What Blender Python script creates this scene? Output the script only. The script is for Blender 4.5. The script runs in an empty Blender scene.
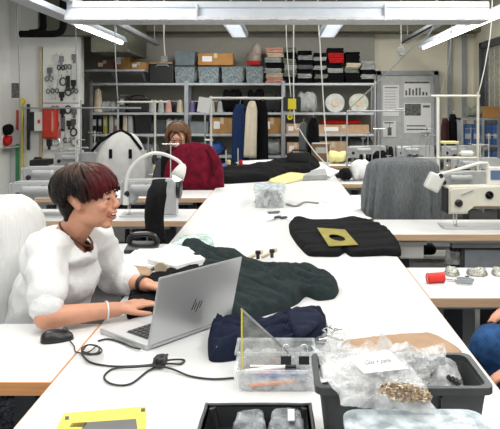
import bpy, bmesh, math, random
from mathutils import Vector as V, Matrix, noise
from mathutils.geometry import delaunay_2d_cdt
R = random.Random(7)
C = bpy.context.scene.collection
PI = math.pi
CZ, F, VX, VY = 1.44, 650.0, 283.0, 108.0      # eye height, focal length, vanishing point of the photograph
def P(x, y, z=0.75):                             # point at height z seen along a measured direction
    Y = F*(CZ-z)/(y-VY); return V(((x-VX)*Y/F, Y, z))
def Q(x, y, Y):                                  # point at distance Y
    return V(((x-VX)*Y/F, Y, CZ-(y-VY)*Y/F))
# ---------------------------------------------------------------- materials
MC = {}
def mat(name, col, rough=.5, metal=0, var=.08, scale=12, bump=0, bscale=60, emit=0, alpha=1, col2=None, stretch=None, trans=0, sheen=0):
    if name in MC: return MC[name]
    m = bpy.data.materials.new(name); m.use_nodes = True
    nt = m.node_tree; b = nt.nodes['Principled BSDF']
    tc = nt.nodes.new('ShaderNodeTexCoord'); mp = nt.nodes.new('ShaderNodeMapping')
    nt.links.new(tc.outputs['Object'], mp.inputs['Vector'])
    if stretch: mp.inputs['Scale'].default_value = stretch
    n = nt.nodes.new('ShaderNodeTexNoise'); n.inputs['Scale'].default_value = scale; n.inputs['Detail'].default_value = 4
    nt.links.new(mp.outputs['Vector'], n.inputs['Vector'])
    r = nt.nodes.new('ShaderNodeValToRGB'); nt.links.new(n.outputs['Fac'], r.inputs['Fac'])
    c1 = [max(0, c*(1-var)) for c in col]; c2 = list(col2) if col2 else [min(1, c*(1+var)) for c in col]
    r.color_ramp.elements[0].position = .35; r.color_ramp.elements[1].position = .65
    r.color_ramp.elements[0].color = (*c1, 1); r.color_ramp.elements[1].color = (*c2, 1)
    nt.links.new(r.outputs['Color'], b.inputs['Base Color'])
    b.inputs['Roughness'].default_value = rough; b.inputs['Metallic'].default_value = metal
    if rough >= .8: b.inputs['Specular IOR Level'].default_value = .12
    if alpha < 1: b.inputs['Alpha'].default_value = alpha
    if trans: b.inputs['Transmission Weight'].default_value = trans
    if sheen: b.inputs['Sheen Weight'].default_value = sheen
    if emit:
        b.inputs['Emission Color'].default_value = (1, 1, .97, 1); b.inputs['Emission Strength'].default_value = emit
    if bump:
        n2 = nt.nodes.new('ShaderNodeTexNoise'); n2.inputs['Scale'].default_value = bscale
        nt.links.new(mp.outputs['Vector'], n2.inputs['Vector'])
        bp = nt.nodes.new('ShaderNodeBump'); bp.inputs['Strength'].default_value = bump; bp.inputs['Distance'].default_value = .01
        nt.links.new(n2.outputs['Fac'], bp.inputs['Height']); nt.links.new(bp.outputs['Normal'], b.inputs['Normal'])
    MC[name] = m; return m
white = mat('white laminate', (.74, .74, .735), .38, var=.015, scale=3)
paper = mat('white paper', (.84, .84, .83), .8, var=.02)
wood_o = mat('orange beech edge', (.72, .34, .14), .5, var=.12, scale=5, stretch=(1, 8, 30))
wood_p = mat('pale beech edge', (.62, .42, .27), .5, var=.1, scale=5, stretch=(1, 8, 30))
steel = mat('galvanised steel', (.42, .44, .46), .4, .6, var=.12, scale=8)
chrome = mat('bright steel', (.7, .7, .7), .2, .9, var=.03)
gmetal = mat('grey painted metal', (.33, .34, .35), .45, var=.06)
wpaint = mat('white enamel', (.78, .78, .74), .3, var=.02)
cream = mat('cream enamel', (.72, .70, .60), .35, var=.03)
blackp = mat('black plastic', (.010, .010, .011), .35, var=.2)
blackf = mat('black fabric', (.007, .007, .008), .9, var=.3, scale=40, bump=.3, bscale=200)
greyf = mat('grey knit wool', (.16, .17, .18), .95, var=.28, scale=30, stretch=(6, 6, 1), bump=.5, bscale=150)
green_f = mat('dark bottle green twill', (.020, .030, .031), .8, var=.15, scale=30, bump=.15, bscale=300)
navy_f = mat('navy twill', (.011, .015, .034), .8, var=.2, scale=30, bump=.2, bscale=300)
denim = mat('blue denim', (.025, .075, .19), .85, var=.35, scale=25, bump=.3, bscale=300)
burg = mat('burgundy quilted nylon', (.13, .005, .018), .8, var=.3, scale=20, bump=.3, bscale=90)
linen = mat('white linen', (.80, .80, .80), .85, var=.03, scale=30, bump=.2, bscale=150)
cover = mat('white quilted cotton', (.82, .82, .81), .9, var=.02, scale=60, bump=.9, bscale=70, stretch=(1, 1, .18))
skin = mat('skin', (.66, .32, .20), .5, var=.06, scale=20)
skin2 = mat('fair skin', (.62, .33, .23), .5, var=.06, scale=20)
card = mat('cardboard', (.42, .23, .09), .8, var=.1)
kraft = mat('brown kraft paper', (.42, .28, .18), .8, var=.08)
yellow = mat('yellow paper', (.80, .62, .12), .7, var=.04)
pyellow = mat('pale yellow paper', (.78, .70, .32), .8, var=.04)
olive = mat('olive card', (.30, .25, .04), .7, var=.15)
red = mat('red plastic', (.55, .03, .015), .4, var=.08)
redc = mat('red cloth', (.5, .02, .02), .8, var=.1)
silver = mat('brushed silver', (.56, .57, .58), .36, .55, var=.03, scale=4)
dkgrey = mat('dark grey plastic', (.06, .063, .066), .45, var=.15)
mdgrey = mat('mid grey plastic', (.2, .21, .22), .5, var=.1)
blue = mat('blue cloth', (.03, .10, .36), .7, var=.15)
bluep = mat('blue plastic', (.05, .12, .32), .4, var=.2)
teal = mat('mint green film', (.35, .72, .60), .4, var=.25, scale=50)
pink = mat('pink cloth', (.62, .33, .27), .8, var=.12)
beige = mat('beige cloth', (.62, .52, .38), .85, var=.08)
lgrey = mat('light grey cloth', (.40, .41, .40), .85, var=.12)
ggrey = mat('grey green cloth', (.20, .22, .18), .85, var=.12)
purple = mat('purple thread', (.14, .10, .25), .7, var=.1)
brown = mat('brown board', (.16, .09, .05), .7, var=.1)
gold = mat('brown gold sequins', (.48, .38, .27), .35, .4, var=.55, scale=200)
cord = mat('brown cord', (.10, .025, .012), .6)
lens_m = mat('display screen', (.10, .16, .30), .2, var=.1)
teethm = mat('teeth', (.85, .82, .76), .3)
lips_m = mat('lips', (.50, .14, .10), .45)
eyew = mat('eye white', (.7, .68, .65), .3)
yplastic = mat('yellow plastic', (.78, .66, .02), .45, var=.05)
tube_on = mat('lit fluorescent tube', (1, 1, .97), .5, emit=9)
lamp_on = mat('lit diffuser', (1, 1, .97), .5, emit=2.2)
def film(name, col, fac, rough=.15, crumple=0):
    if name in MC: return MC[name]
    m = bpy.data.materials.new(name); m.use_nodes = True; nt = m.node_tree
    b = nt.nodes['Principled BSDF']; b.inputs['Base Color'].default_value = (*col, 1); b.inputs['Roughness'].default_value = rough
    b.inputs['Specular IOR Level'].default_value = .8
    tr = nt.nodes.new('ShaderNodeBsdfTransparent'); mx = nt.nodes.new('ShaderNodeMixShader')
    n = nt.nodes.new('ShaderNodeTexNoise'); n.inputs['Scale'].default_value = 28; n.inputs['Detail'].default_value = 5
    tc = nt.nodes.new('ShaderNodeTexCoord'); nt.links.new(tc.outputs['Object'], n.inputs['Vector'])
    mr = nt.nodes.new('ShaderNodeMapRange'); mr.inputs['From Min'].default_value = .35; mr.inputs['From Max'].default_value = .65
    mr.inputs['To Min'].default_value = fac*.45; mr.inputs['To Max'].default_value = min(1, fac*1.5)
    nt.links.new(n.outputs['Fac'], mr.inputs['Value']); nt.links.new(mr.outputs['Result'], mx.inputs['Fac'])
    nt.links.new(tr.outputs[0], mx.inputs[1]); nt.links.new(b.outputs[0], mx.inputs[2])
    if crumple:
        bp = nt.nodes.new('ShaderNodeBump'); bp.inputs['Strength'].default_value = crumple; bp.inputs['Distance'].default_value = .01
        nt.links.new(n.outputs['Fac'], bp.inputs['Height']); nt.links.new(bp.outputs['Normal'], b.inputs['Normal'])
    nt.links.new(mx.outputs[0], nt.nodes['Material Output'].inputs['Surface']); MC[name] = m; return m
clear = film('clear plastic', (.82, .85, .86), .30)
bagf = film('clear bag film', (.88, .88, .87), .42, .12, .8)
frost = film('frosted bluish lid', (.66, .74, .78), .8, .3)
smoke = film('bluish grey tub plastic', (.30, .36, .38), .75)
yclear = film('yellow tinted plastic', (.75, .8, .2), .35)
glass = film('window glass', (.35, .4, .4), .25, .05)
# ---------------------------------------------------------------- mesh builder
class MB:
    def __init__(s): s.b = bmesh.new()
    def box(s, c, d, rot=None, bev=0):
        r = bmesh.ops.create_cube(s.b, size=1)['verts']
        M = Matrix.Translation(V(c)) @ (rot.to_4x4() if rot else Matrix()) @ Matrix.Diagonal((*d, 1))
        bmesh.ops.transform(s.b, matrix=M, verts=r)
        if bev:
            es = list({e for v in r for e in v.link_edges})
            bmesh.ops.bevel(s.b, geom=es, offset=bev, segments=2, affect='EDGES', profile=.5)
        return s
    def span(s, a, b, bev=0):
        a, b = V(a), V(b); return s.box((a+b)/2, [abs(b[i]-a[i]) for i in range(3)], None, bev)
    def rings(s, rs, cap=True, close=False):
        vs = [[s.b.verts.new(p) for p in r] for r in rs]; n = len(vs[0])
        rng = range(len(vs)) if close else range(len(vs)-1)
        for i in rng:
            a, c = vs[i], vs[(i+1) % len(vs)]
            for j in range(n):
                try: s.b.faces.new((a[j], a[(j+1) % n], c[(j+1) % n], c[j]))
                except ValueError: pass
        if cap and not close:
            s.b.faces.new(vs[0][::-1]); s.b.faces.new(vs[-1])
        return s
    def cyl(s, a, b, r0, r1=None, n=12):
        return s.tube([a, b], [r0, r0 if r1 is None else r1], n)
    def tube(s, pts, r, n=8, flat=1.0):
        pts = [V(p) for p in pts]; rs = r if isinstance(r, (list, tuple)) else [r]*len(pts)
        up = None; out = []
        for i, p in enumerate(pts):
            t = (pts[min(i+1, len(pts)-1)]-pts[max(i-1, 0)]).normalized()
            if up is None: up = V((0, 0, 1)) if abs(t.z) < .9 else V((1, 0, 0))
            u = t.cross(up); u = u.normalized() if u.length > 1e-5 else t.orthogonal().normalized()
            w = u.cross(t).normalized(); up = w
            out.append([p+(u*math.cos(2*PI*k/n)+w*math.sin(2*PI*k/n)*flat)*rs[i] for k in range(n)])
        return s.rings(out)
    def lathe(s, c, prof, n=20, ax='z'):
        c = V(c); out = []
        for r, h in prof:
            ring = []
            for k in range(n):
                a = 2*PI*k/n; x, y = max(r, 1e-4)*math.cos(a), max(r, 1e-4)*math.sin(a)
                ring.append(c+(V((x, y, h)) if ax == 'z' else V((h, x, y)) if ax == 'x' else V((y, h, x))))
            out.append(ring)
        return s.rings(out)
    def ell(s, c, r, rot=None, seg=16):
        vs = bmesh.ops.create_uvsphere(s.b, u_segments=seg, v_segments=max(6, seg//2+2), radius=1)['verts']
        M = Matrix.Translation(V(c)) @ (rot.to_4x4() if rot else Matrix()) @ Matrix.Diagonal((*(r if hasattr(r, '__len__') else (r,)*3), 1))
        bmesh.ops.transform(s.b, matrix=M, verts=vs); return s
    def cap(s, a, b, r0, r1=None, n=14):
        r1 = r0 if r1 is None else r1; a, b = V(a), V(b); t = (b-a).normalized()
        if (b-a).length < 1e-6: return s.ell(a, r0)
        u = t.orthogonal().normalized(); w = t.cross(u); out = []
        L = [(a-t*r0*math.cos(q), r0*math.sin(q)) for q in (.08, .4, .8, 1.2)]+[(a, r0), (b, r1)]+[(b+t*r1*math.sin(q), r1*math.cos(q)) for q in (.37, .77, 1.17, 1.5)]
        for p, r in L: out.append([p+(u*math.cos(2*PI*k/n)+w*math.sin(2*PI*k/n))*r for k in range(n)])
        return s.rings(out)
    def prism(s, poly, z0, z1):
        a = [s.b.verts.new((x, y, z0)) for x, y in poly]; b = [s.b.verts.new((x, y, z1)) for x, y in poly]; n = len(poly)
        s.b.faces.new(a[::-1]); s.b.faces.new(b)
        for i in range(n): s.b.faces.new((a[i], a[(i+1) % n], b[(i+1) % n], b[i]))
        return s
    def slab(s, pts, off):                        # any planar polygon given thickness along off
        pts = [V(p) for p in pts]; off = V(off)
        a = [s.b.verts.new(p) for p in pts]; b = [s.b.verts.new(p+off) for p in pts]; n = len(pts)
        s.b.faces.new(a[::-1]); s.b.faces.new(b)
        for i in range(n): s.b.faces.new((a[i], a[(i+1) % n], b[(i+1) % n], b[i]))
        return s
    def build(s, name, m, parent=None, smooth=False, remesh=0, disp=None, cut=None, sm=0, origin=None):
        b = s.b; bmesh.ops.recalc_face_normals(b, faces=b.faces)
        me = bpy.data.meshes.new(name); b.to_mesh(me); b.free()
        if remesh:
            t = bpy.data.objects.new('t', me); C.objects.link(t)
            md = t.modifiers.new('r', 'REMESH'); md.mode = 'VOXEL'; md.voxel_size = remesh; md.use_smooth_shade = True
            if sm:
                ms = t.modifiers.new('s', 'SMOOTH'); ms.iterations = sm; ms.factor = .5
            bpy.context.view_layer.update(); dg = bpy.context.evaluated_depsgraph_get()
            me2 = bpy.data.meshes.new_from_object(t.evaluated_get(dg)); bpy.data.objects.remove(t); bpy.data.meshes.remove(me)
            me = me2; me.name = name
        if disp:
            nn = [v.normal.copy() for v in me.vertices]
            for v, n_ in zip(me.vertices, nn): v.co += n_*disp(v.co)
        if cut:
            bb = bmesh.new(); bb.from_mesh(me)
            bmesh.ops.delete(bb, geom=[f for f in bb.faces if cut(f.calc_center_median())], context='FACES')
            bb.to_mesh(me); bb.free()
        if smooth:
            for p in me.polygons: p.use_smooth = True
        me.materials.clear(); me.materials.append(m)
        o = bpy.data.objects.new(name, me); C.objects.link(o)
        if parent is not None:
            w = V((0, 0, 0)); q = parent
            while q: w += q.location; q = q.parent
            me.transform(Matrix.Translation(-w)); o.parent = parent
        else:
            if origin is None:
                xs = [v.co for v in me.vertices]
                origin = V(((min(p.x for p in xs)+max(p.x for p in xs))/2, (min(p.y for p in xs)+max(p.y for p in xs))/2, min(p.z for p in xs)))
            me.transform(Matrix.Translation(-V(origin))); o.location = origin
        return o
def tag(o, label=None, cat=None, group=None, kind=None):
    if label: o['label'] = label
    if cat: o['category'] = cat
    if group: o['group'] = group
    if kind: o['kind'] = kind
    return o
def thing(name, label, cat, loc, group=None):
    o = bpy.data.objects.new(name, None); o.empty_display_size = .05; C.objects.link(o); o.location = loc
    return tag(o, label, cat, group)
def copy_tree(o, parent=None):
    c = o.copy(); C.objects.link(c)
    if parent: c.parent = parent
    for ch in list(o.children): copy_tree(ch, c)
    return c
def place(o, loc, rz=0, label=None, sc=1):
    c = copy_tree(o); c.location = loc; c.rotation_euler = (0, 0, rz); c.scale = (sc, sc, sc)
    if label: c['label'] = label
    return c
def struct(o): o['kind'] = 'structure'; return o
def rotz(a): return Matrix.Rotation(a, 3, 'Z')
def inside(p, poly):
    c = False; n = len(poly)
    for i in range(n):
        a, b = poly[i], poly[i-1]
        if (a[1] > p[1]) != (b[1] > p[1]) and p[0] < (b[0]-a[0])*(p[1]-a[1])/(b[1]-a[1])+a[0]: c = not c
    return c
def bdist(p, poly):
    m = 9; n = len(poly)
    for i in range(n):
        a, b = V(poly[i-1][:2]), V(poly[i][:2]); d = b-a; t = max(0, min(1, (V(p)-a).dot(d)/max(1e-9, d.dot(d)))); m = min(m, (V(p)-a-d*t).length)
    return m
def cloth(name, outline, z0, h, m, edge=.04, fold=.5, wl=.05, ang=0, step=.012, parent=None, seed=0, wob=.5, ridge=None):
    poly = [V(p[:2]) for p in outline]; res = []
    for i in range(len(poly)):
        p0, a, b, p3 = poly[i-2], poly[i-1], poly[i], poly[(i+1) % len(poly)]
        k = max(1, int((b-a).length/step))
        for j in range(k):
            t = j/k; cr = .5*((2*a)+(b-p0)*t+(2*p0-5*a+4*b-p3)*t*t+(3*a-p0-3*b+p3)*t*t*t)
            res.append(cr*.6+(a+(b-a)*t)*.4)
    xs = [p.x for p in res]; ys = [p.y for p in res]; pts = list(res); nb = len(res)
    y = min(ys)
    while y < max(ys):
        x = min(xs)
        while x < max(xs):
            q = V((x+R.uniform(-.2, .2)*step, y+R.uniform(-.2, .2)*step))
            if inside(q, res) and bdist(q, res) > step*.5: pts.append(q)
            x += step
        y += step
    vv, _, ff, *_ = delaunay_2d_cdt(pts, [(i, (i+1) % nb) for i in range(nb)], [list(range(nb))], 1, 1e-5)
    s = MB(); B = []; ca, sa = math.cos(ang), math.sin(ang)
    for p in vv:
        d = bdist(p, res); e = min(1, d/edge); e = math.sqrt(max(0, e*(2-e)))
        u = (p.x*ca+p.y*sa); w = (-p.x*sa+p.y*ca)
        f = noise.noise(V((u/wl/6+seed, w/wl, seed*1.7)))+.25*noise.noise(V((u/wl/2, w/wl*2+seed, 3)))
        f = 1-abs(f)*1.6
        g = noise.noise(V((p.x*6, p.y*6, seed)))
        hh = h*(1-fold+fold*f+wob*.3*g)
        if ridge: hh += ridge(p)
        B.append(s.b.verts.new((p.x, p.y, z0+.0015+max(0.001, hh)*e)))
    for f in ff:
        try: s.b.faces.new([B[i] for i in f])
        except ValueError: pass
    be = [e for e in s.b.edges if len(e.link_faces) == 1]
    r = bmesh.ops.extrude_edge_only(s.b, edges=be)
    for g_ in r['geom']:
        if isinstance(g_, bmesh.types.BMVert): g_.co.z = z0+.0005
    return s.build(name, m, parent, smooth=True)
def sheet(name, pts, z, m, t=.0015, parent=None):
    s = MB(); s.prism([(p[0], p[1]) for p in pts], z, z+t); return s.build(name, m, parent)
def curve_pts(pts, k=6):
    pts = [V(p) for p in pts]; out = []
    for i in range(len(pts)-1):
        a, b, c, d = pts[max(0, i-1)], pts[i], pts[i+1], pts[min(len(pts)-1, i+2)]
        for j in range(k):
            t = j/k; out.append(.5*((2*b)+(c-a)*t+(2*a-5*b+4*c-d)*t*t+(3*b-a-3*c+d)*t**3))
    out.append(pts[-1]); return out
# ---------------------------------------------------------------- room shell
XL, XR, YB, ZC = -3.75, 3.05, 10.4, 3.2
floor_m = mat('grey linoleum', (.10, .10, .10), .55, var=.12)
wall_w = mat('white wall paint', (.76, .76, .74), .7, var=.03, scale=4)
wall_t = mat('cream wall paint', (.72, .68, .55), .7, var=.03, scale=4)
ceil_m = mat('ceiling paint', (.6, .6, .58), .8, var=.03)
struct(MB().span((XL-.1, -.5, -.1), (XR+.1, YB+.1, 0)).build('floor', floor_m))
struct(MB().span((XL-.1, -.5, ZC), (XR+.1, YB+.1, ZC+.1)).build('ceiling', ceil_m))
struct(MB().span((XL-.1, -.5, 0), (XL, YB+.1, ZC)).build('wall_left', wall_w))
struct(MB().span((XL, YB, 0), (XR, YB+.1, ZC)).build('wall_back', wall_t))
w0, w1, wz0, wz1 = 6.2, 10.02, .9, 2.44
s = MB(); s.span((XR, -.5, 0), (XR+.1, w0, ZC)); s.span((XR, w1, 0), (XR+.1, YB+.1, ZC)); s.span((XR, w0, 0), (XR+.1, w1, wz0)); s.span((XR, w0, wz1), (XR+.1, w1, ZC))
struct(s.build('wall_right', wall_t))
win = bpy.data.objects.new('window_1', None); C.objects.link(win); win.location = (XR, 8.1, wz0); struct(win)
s = MB()
for y in (w0, 7.45, 8.7, w1-.09): s.span((XR-.03, y, wz0), (XR+.07, y+.09, wz1))
s.span((XR-.03, w0, wz1-.09), (XR+.07, w1, wz1)); s.span((XR-.03, w0, wz0), (XR+.07, w1, wz0+.08))
s.build('window_frame', mat('dark window frame', (.05, .055, .06), .4), win)
MB().span((XR+.02, w0+.05, wz0+.05), (XR+.026, w1-.05, wz1-.05)).build('pane', glass, win)
s = MB(); k = 0; y = w0
while y < w1-.08:
    s.box((XR+.085+.012*(k % 2), y+.06, (wz0+wz1)/2), (.008, .115, wz1-wz0)); y += .115; k += 1
s.build('blind', mat('beige blind', (.60, .52, .34), .8), win)
# darker taupe box along the top of the back wall, pillar stub left
struct(MB().span((XL, 10.0, 2.62), (XR, 10.4, 3.2)).build('trim_1', mat('dark taupe', (.20, .19, .14), .7)))
struct(MB().span((XL, 8.95, 0), (-2.78, 9.08, 3.2)).build('wall_partition', wall_w))
struct(MB().span((XL, 10.3, 0), (1.45, 10.4, 2.62)).build('wall_panel', mat('taupe wall paint', (.32, .31, .27), .75, var=.03)))
s = MB()
s.span((2.63, 10.34, 0), (2.69, 10.4, 3.2)).span((2.86, 10.35, 0), (2.92, 10.4, 3.2))
struct(s.build('trim_2', gmetal))
# door
dx0, dx1, dz = (376-283)*.016, (437-283)*.016, 2.03
d = bpy.data.objects.new('door_1', None); C.objects.link(d); d.location = ((dx0+dx1)/2, 10.38, 0); struct(d)
MB().span((dx0+.07, 10.33, 0), (dx1-.07, 10.4, dz-.07)).build('door_leaf', mat('pale grey door paint', (.52, .53, .53), .5), d)
MB().span((dx0, 10.3, 0), (dx0+.07, 10.4, dz)).span((dx1-.07, 10.3, 0), (dx1, 10.4, dz)).span((dx0, 10.3, dz-.07), (dx1, 10.4, dz)).build('door_frame', gmetal, d)
MB().cyl((dx1-.16, 10.33, 1.05), (dx1-.16, 10.28, 1.05), .012).box((dx1-.22, 10.275, 1.05), (.13, .018, .02)).build('handle', chrome, d)
def poster(x0, y0, x1, y1, label, art, name='poster', Yp=10.325):
    a = Q(x0, y0, Yp); b = Q(x1, y1, Yp); t = thing(name, label, 'poster', ((a.x+b.x)/2, Yp, b.z))
    MB().span((a.x, Yp-.004, b.z), (b.x, Yp, a.z)).build('sheet', paper, t)
    s = MB(); w, h = b.x-a.x, a.z-b.z
    for (u0, v0, u1, v1) in art: s.span((a.x+u0*w, Yp-.007, b.z+v0*h), (a.x+u1*w, Yp-.004, b.z+v1*h))
    s.build('print', mat('grey ink', (.13, .13, .12), .7, var=.5, scale=25), t)
R.seed(3)
poster(404, 81, 430, 97, 'wide landscape drawing taped high on the pale door', [(.02, .85, .98, .97)]+[(R.uniform(.05, .8), R.uniform(.05, .5), 0, 0) for _ in range(0)]+[(i*.13+.05, .1, i*.13+.12, R.uniform(.3, .75)) for i in range(7)])
poster(404, 103, 431, 133, 'sheet with dark photograph taped at middle of the pale door', [(.03, .58, .62, .97), (.7, .85, .95, .92), (.1, .1, .9, .14), (.1, .22, .8, .26)])
poster(383, 85, 399, 116, 'tall pale notice with faint text lines on the door left half', [(.1, .9, .9, .93)]+[(.1, .8-i*.09, .8, .81-i*.09) for i in range(7)])
poster(383, 121, 396, 137, 'small notice with dark figure low on the door', [(.1, .85, .8, .93), (.35, .1, .65, .6), (.48, .58, .52, .87)])
# ---------------------------------------------------------------- tables
TL, TR = -.58, .53
def worktable(y0, y1, label):
    t = thing('cutting_table', label, 'table', ((TL+TR)/2, (y0+y1)/2, 0), 'long cutting tables')
    MB().span((TL, y0, .722), (TR, y1, .75), .002).build('tabletop', white, t)
    MB().span((TL-.0025, y0, .7225), (TL-.0002, y1, .7475)).span((TR+.0002, y0, .7225), (TR+.0025, y1, .7475)).build('edge_band', wood_p, t)
    for x in (TL+.08, TR-.08):
        for y in (y0+.12, y1-.12):
            MB().span((x-.025, y-.025, 0), (x+.025, y+.025, .722)).build('leg', gmetal, t)
    MB().span((TL+.06, y0+.1, .66), (TL+.09, y1-.1, .72)).span((TR-.09, y0+.1, .66), (TR-.06, y1-.1, .72)).build('frame_rail', gmetal, t)
worktable(.8, 5.96, 'long white cutting table in the foreground with the laptop on it')
worktable(5.965, 8.35, 'far white cutting table continuing behind the clear box of buckles')
def desk(x0, x1, y0, y1, label, edge, zt=.75, group='sewing desks beside the cutting tables'):
    t = thing('sewing_desk', label, 'desk', ((x0+x1)/2, (y0+y1)/2, 0), group)
    MB().span((x0, y0+.003, zt-.032), (x1, y1, zt), .002).build('tabletop', white, t)
    e = MB().span((x0, y0-.001, zt-.034), (x1, y0+.0029, zt-.001))
    inner = x1 if x1 < 0 else x0
    if inner < 0: e.span((inner+.0002, y0, zt-.033), (inner+.003, y1, zt-.001))
    else: e.span((inner-.003, y0, zt-.033), (inner-.0002, y1, zt-.001))
    e.build('edge_band', edge, t)
    for x in (x0+.14, x1-.14):
        l = MB().span((x-.03, (y0+y1)/2-.03, .04), (x+.03, (y0+y1)/2+.03, zt-.032)).span((x-.03, y0+.03, 0), (x+.03, y1-.02, .04))
        l.build('leg', dkgrey, t)
    MB().span((x0+.14, (y0+y1)/2+.035, .3), (x1-.14, (y0+y1)/2+.06, .34)).span((x0+.05, y0+.07, zt-.062), (x1-.12, y0+.1, zt-.045)).build('crossbar', wpaint, t)
    MB().box(((x0+x1)/2, (y0+y1)/2, .12), (.42, .26, .02), Matrix.Rotation(-.25, 3, 'X')).build('pedal', dkgrey, t)
    return t
desk(-2.0, TL-.006, 1.637, 2.08, 'orange-edged white desk under the black mouse and her elbow', wood_o)
desk(-1.85, TL-.006, 2.86, 3.3, 'pale desk behind the laughing woman with loose papers and a phone', wood_p)
desk(-2.0, TL-.006, 3.97, 4.44, 'sewing desk with silver machine behind her head', wood_p)
desk(-2.0, TL-.006, 4.98, 5.46, 'sewing desk just in front of the burgundy jacket', wood_p)
desk(-2.2, TL-.006, 6.7, 7.2, 'sewing desk of the far woman with brown hair', wood_p)
desk(TR+.006, 2.0, 2.36, 2.81, 'nearest right desk carrying the red spool and scissors', wood_p)
desk(TR+.03, 2.1, 3.55, 4.02, 'right desk with the big white sewing machine', wood_p)
desk(TR+.006, 2.2, 4.77, 5.16, 'right desk behind the grey shawl chair', wood_p)
desk(TR+.006, 2.2, 5.9, 6.36, 'right desk in the fourth row from the camera', wood_p)
desk(TR+.006, 2.4, 7.75, 8.3, 'farthest right desk with open wood edge near the shelves', wood_p)
# under-desk tray and control boxes
def pbox(name, label, cat, x0, y0, x1, y1, Y, dep, m, group=None, bev=.01):
    a, b = Q(x0, y0, Y), Q(x1, y1, Y)
    return tag(MB().span((a.x, Y, b.z), (b.x, Y+dep, a.z), bev).build(name, m), label, cat, group)
t = thing('drawer_unit', 'white pull-out drawer box hanging under right machine desk', 'drawer', (.68, 3.7, .6))
a, b = Q(400, 242, 3.62), Q(424, 259, 3.62)
MB().span((a.x, 3.62, b.z), (b.x, 3.95, a.z+.002), .008).build('drawer_body', wpaint, t)
MB().span((a.x-.012, 3.6, a.z-.012), (b.x+.012, 3.95, a.z+.004)).build('rim', wpaint, t)
t = thing('motor_unit', 'dark motor box with grey screen panel under the big machine', 'motor', (1.2, 3.7, .4))
a, b = Q(461, 246, 3.66), Q(512, 300, 3.66)
MB().span((a.x, 3.66, .42), (b.x, 3.9, a.z), .008).build('housing', dkgrey, t)
MB().span((a.x+.02, 3.652, .45), (b.x, 3.66, a.z-.02)).build('panel', mat('blue grey panel', (.30, .32, .36), .4), t)
MB().span((Q(450, 0, 3.66).x, 3.62, .66), (b.x, 3.66, .69), .004).build('bracket', gmetal, t)
t = thing('lubricator', 'small clear oil unit with black nozzle under the machine desk', 'oil unit', (.98, 3.7, .5))
MB().cyl((Q(453, 0, 3.7).x, 3.7, .56), (Q(453, 0, 3.7).x, 3.7, .63), .05, .04).build('cup', clear, t)
MB().cyl((Q(453, 0, 3.7).x, 3.7, .63), (Q(453, 0, 3.7).x, 3.7, .715), .02, .012).build('nozzle', blackp, t)
t = thing('cable_basket', 'pale grey modesty panel hanging below nearest right desk', 'panel', (.9, 2.7, .4))
a, b = Q(440, 313, 2.72), Q(475, 340, 2.72)
MB().span((.62, 2.72, .44), (b.x, 2.735, .715)).build('sheet_panel', wpaint, t); MB().span((.62, 2.70, .70), (b.x, 2.72, .717)).build('lip', wpaint, t)
t = thing('motor_unit', 'black motor with small white switch under nearest right desk', 'motor', (1.0, 2.6, .4))
MB().span((.83, 2.56, .40), (1.0, 2.75, .71), .01).build('housing', blackp, t)
MB().span((.85, 2.55, .58), (.875, 2.56, .60)).span((.885, 2.55, .58), (.905, 2.56, .60)).build('switch', wpaint, t)
# ---------------------------------------------------------------- office chairs
def chair(label, x, y, rz, zt=1.05, group=None, bw=.44, fab=None):
    # faces +Y locally; built at origin then moved
    fab = fab or blackf
    t = thing('office_chair', label, 'chair', (0, 0, 0), group)
    MB().box((0, 0, .46), (.46, .44, .07), None, .03).build('seat', fab, t, smooth=False)
    s = MB(); rings = []
    z0 = .60
    for i in range(15):
        v = i/14; z = z0+(zt-z0)*v; hw = bw/2*math.sqrt(max(.02, 1-max(0, (v-.8)/.2)**2*.75))*(1-.10*max(0, (.3-v)/.3)); yy = -.22-.10*(z-.6)-.05*math.sin(v*PI)
        th = .045*(1 if v < .9 else .75)
        rings.append([V((hw*math.copysign(abs(math.cos(a))**.5, math.cos(a)), yy+th*math.copysign(abs(math.sin(a))**.7, math.sin(a))+.05*(abs(math.cos(a))**2)*.6, z)) for a in [2*PI*k/20 for k in range(20)]])
    s.rings(rings).build('backrest', fab, t, smooth=True)
    MB().tube([(0, -.1, .42), (0, -.24, .45), (0, -.29, .62), (0, -.30, .75)], [.022]*4).build('back_post', blackp, t)
    MB().cyl((0, 0, .1), (0, 0, .43), .028, .022).build('gas_column', blackp, t)
    for k in range(5):
        a = 2*PI*k/5+.3; e = V((.28*math.cos(a), .28*math.sin(a), .07))
        l = MB().tube([(0, 0, .11), e], [.025, .015]).build('leg', blackp, t)
        MB().lathe(e+V((0, 0, -.04)), [(.001, -.012), (.026, -.012), (.026, .012), (.001, .012)], 14, 'x').build('caster', blackp, l)
    t.location = (x, y, 0); t.rotation_euler = (0, 0, rz); return t
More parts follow.
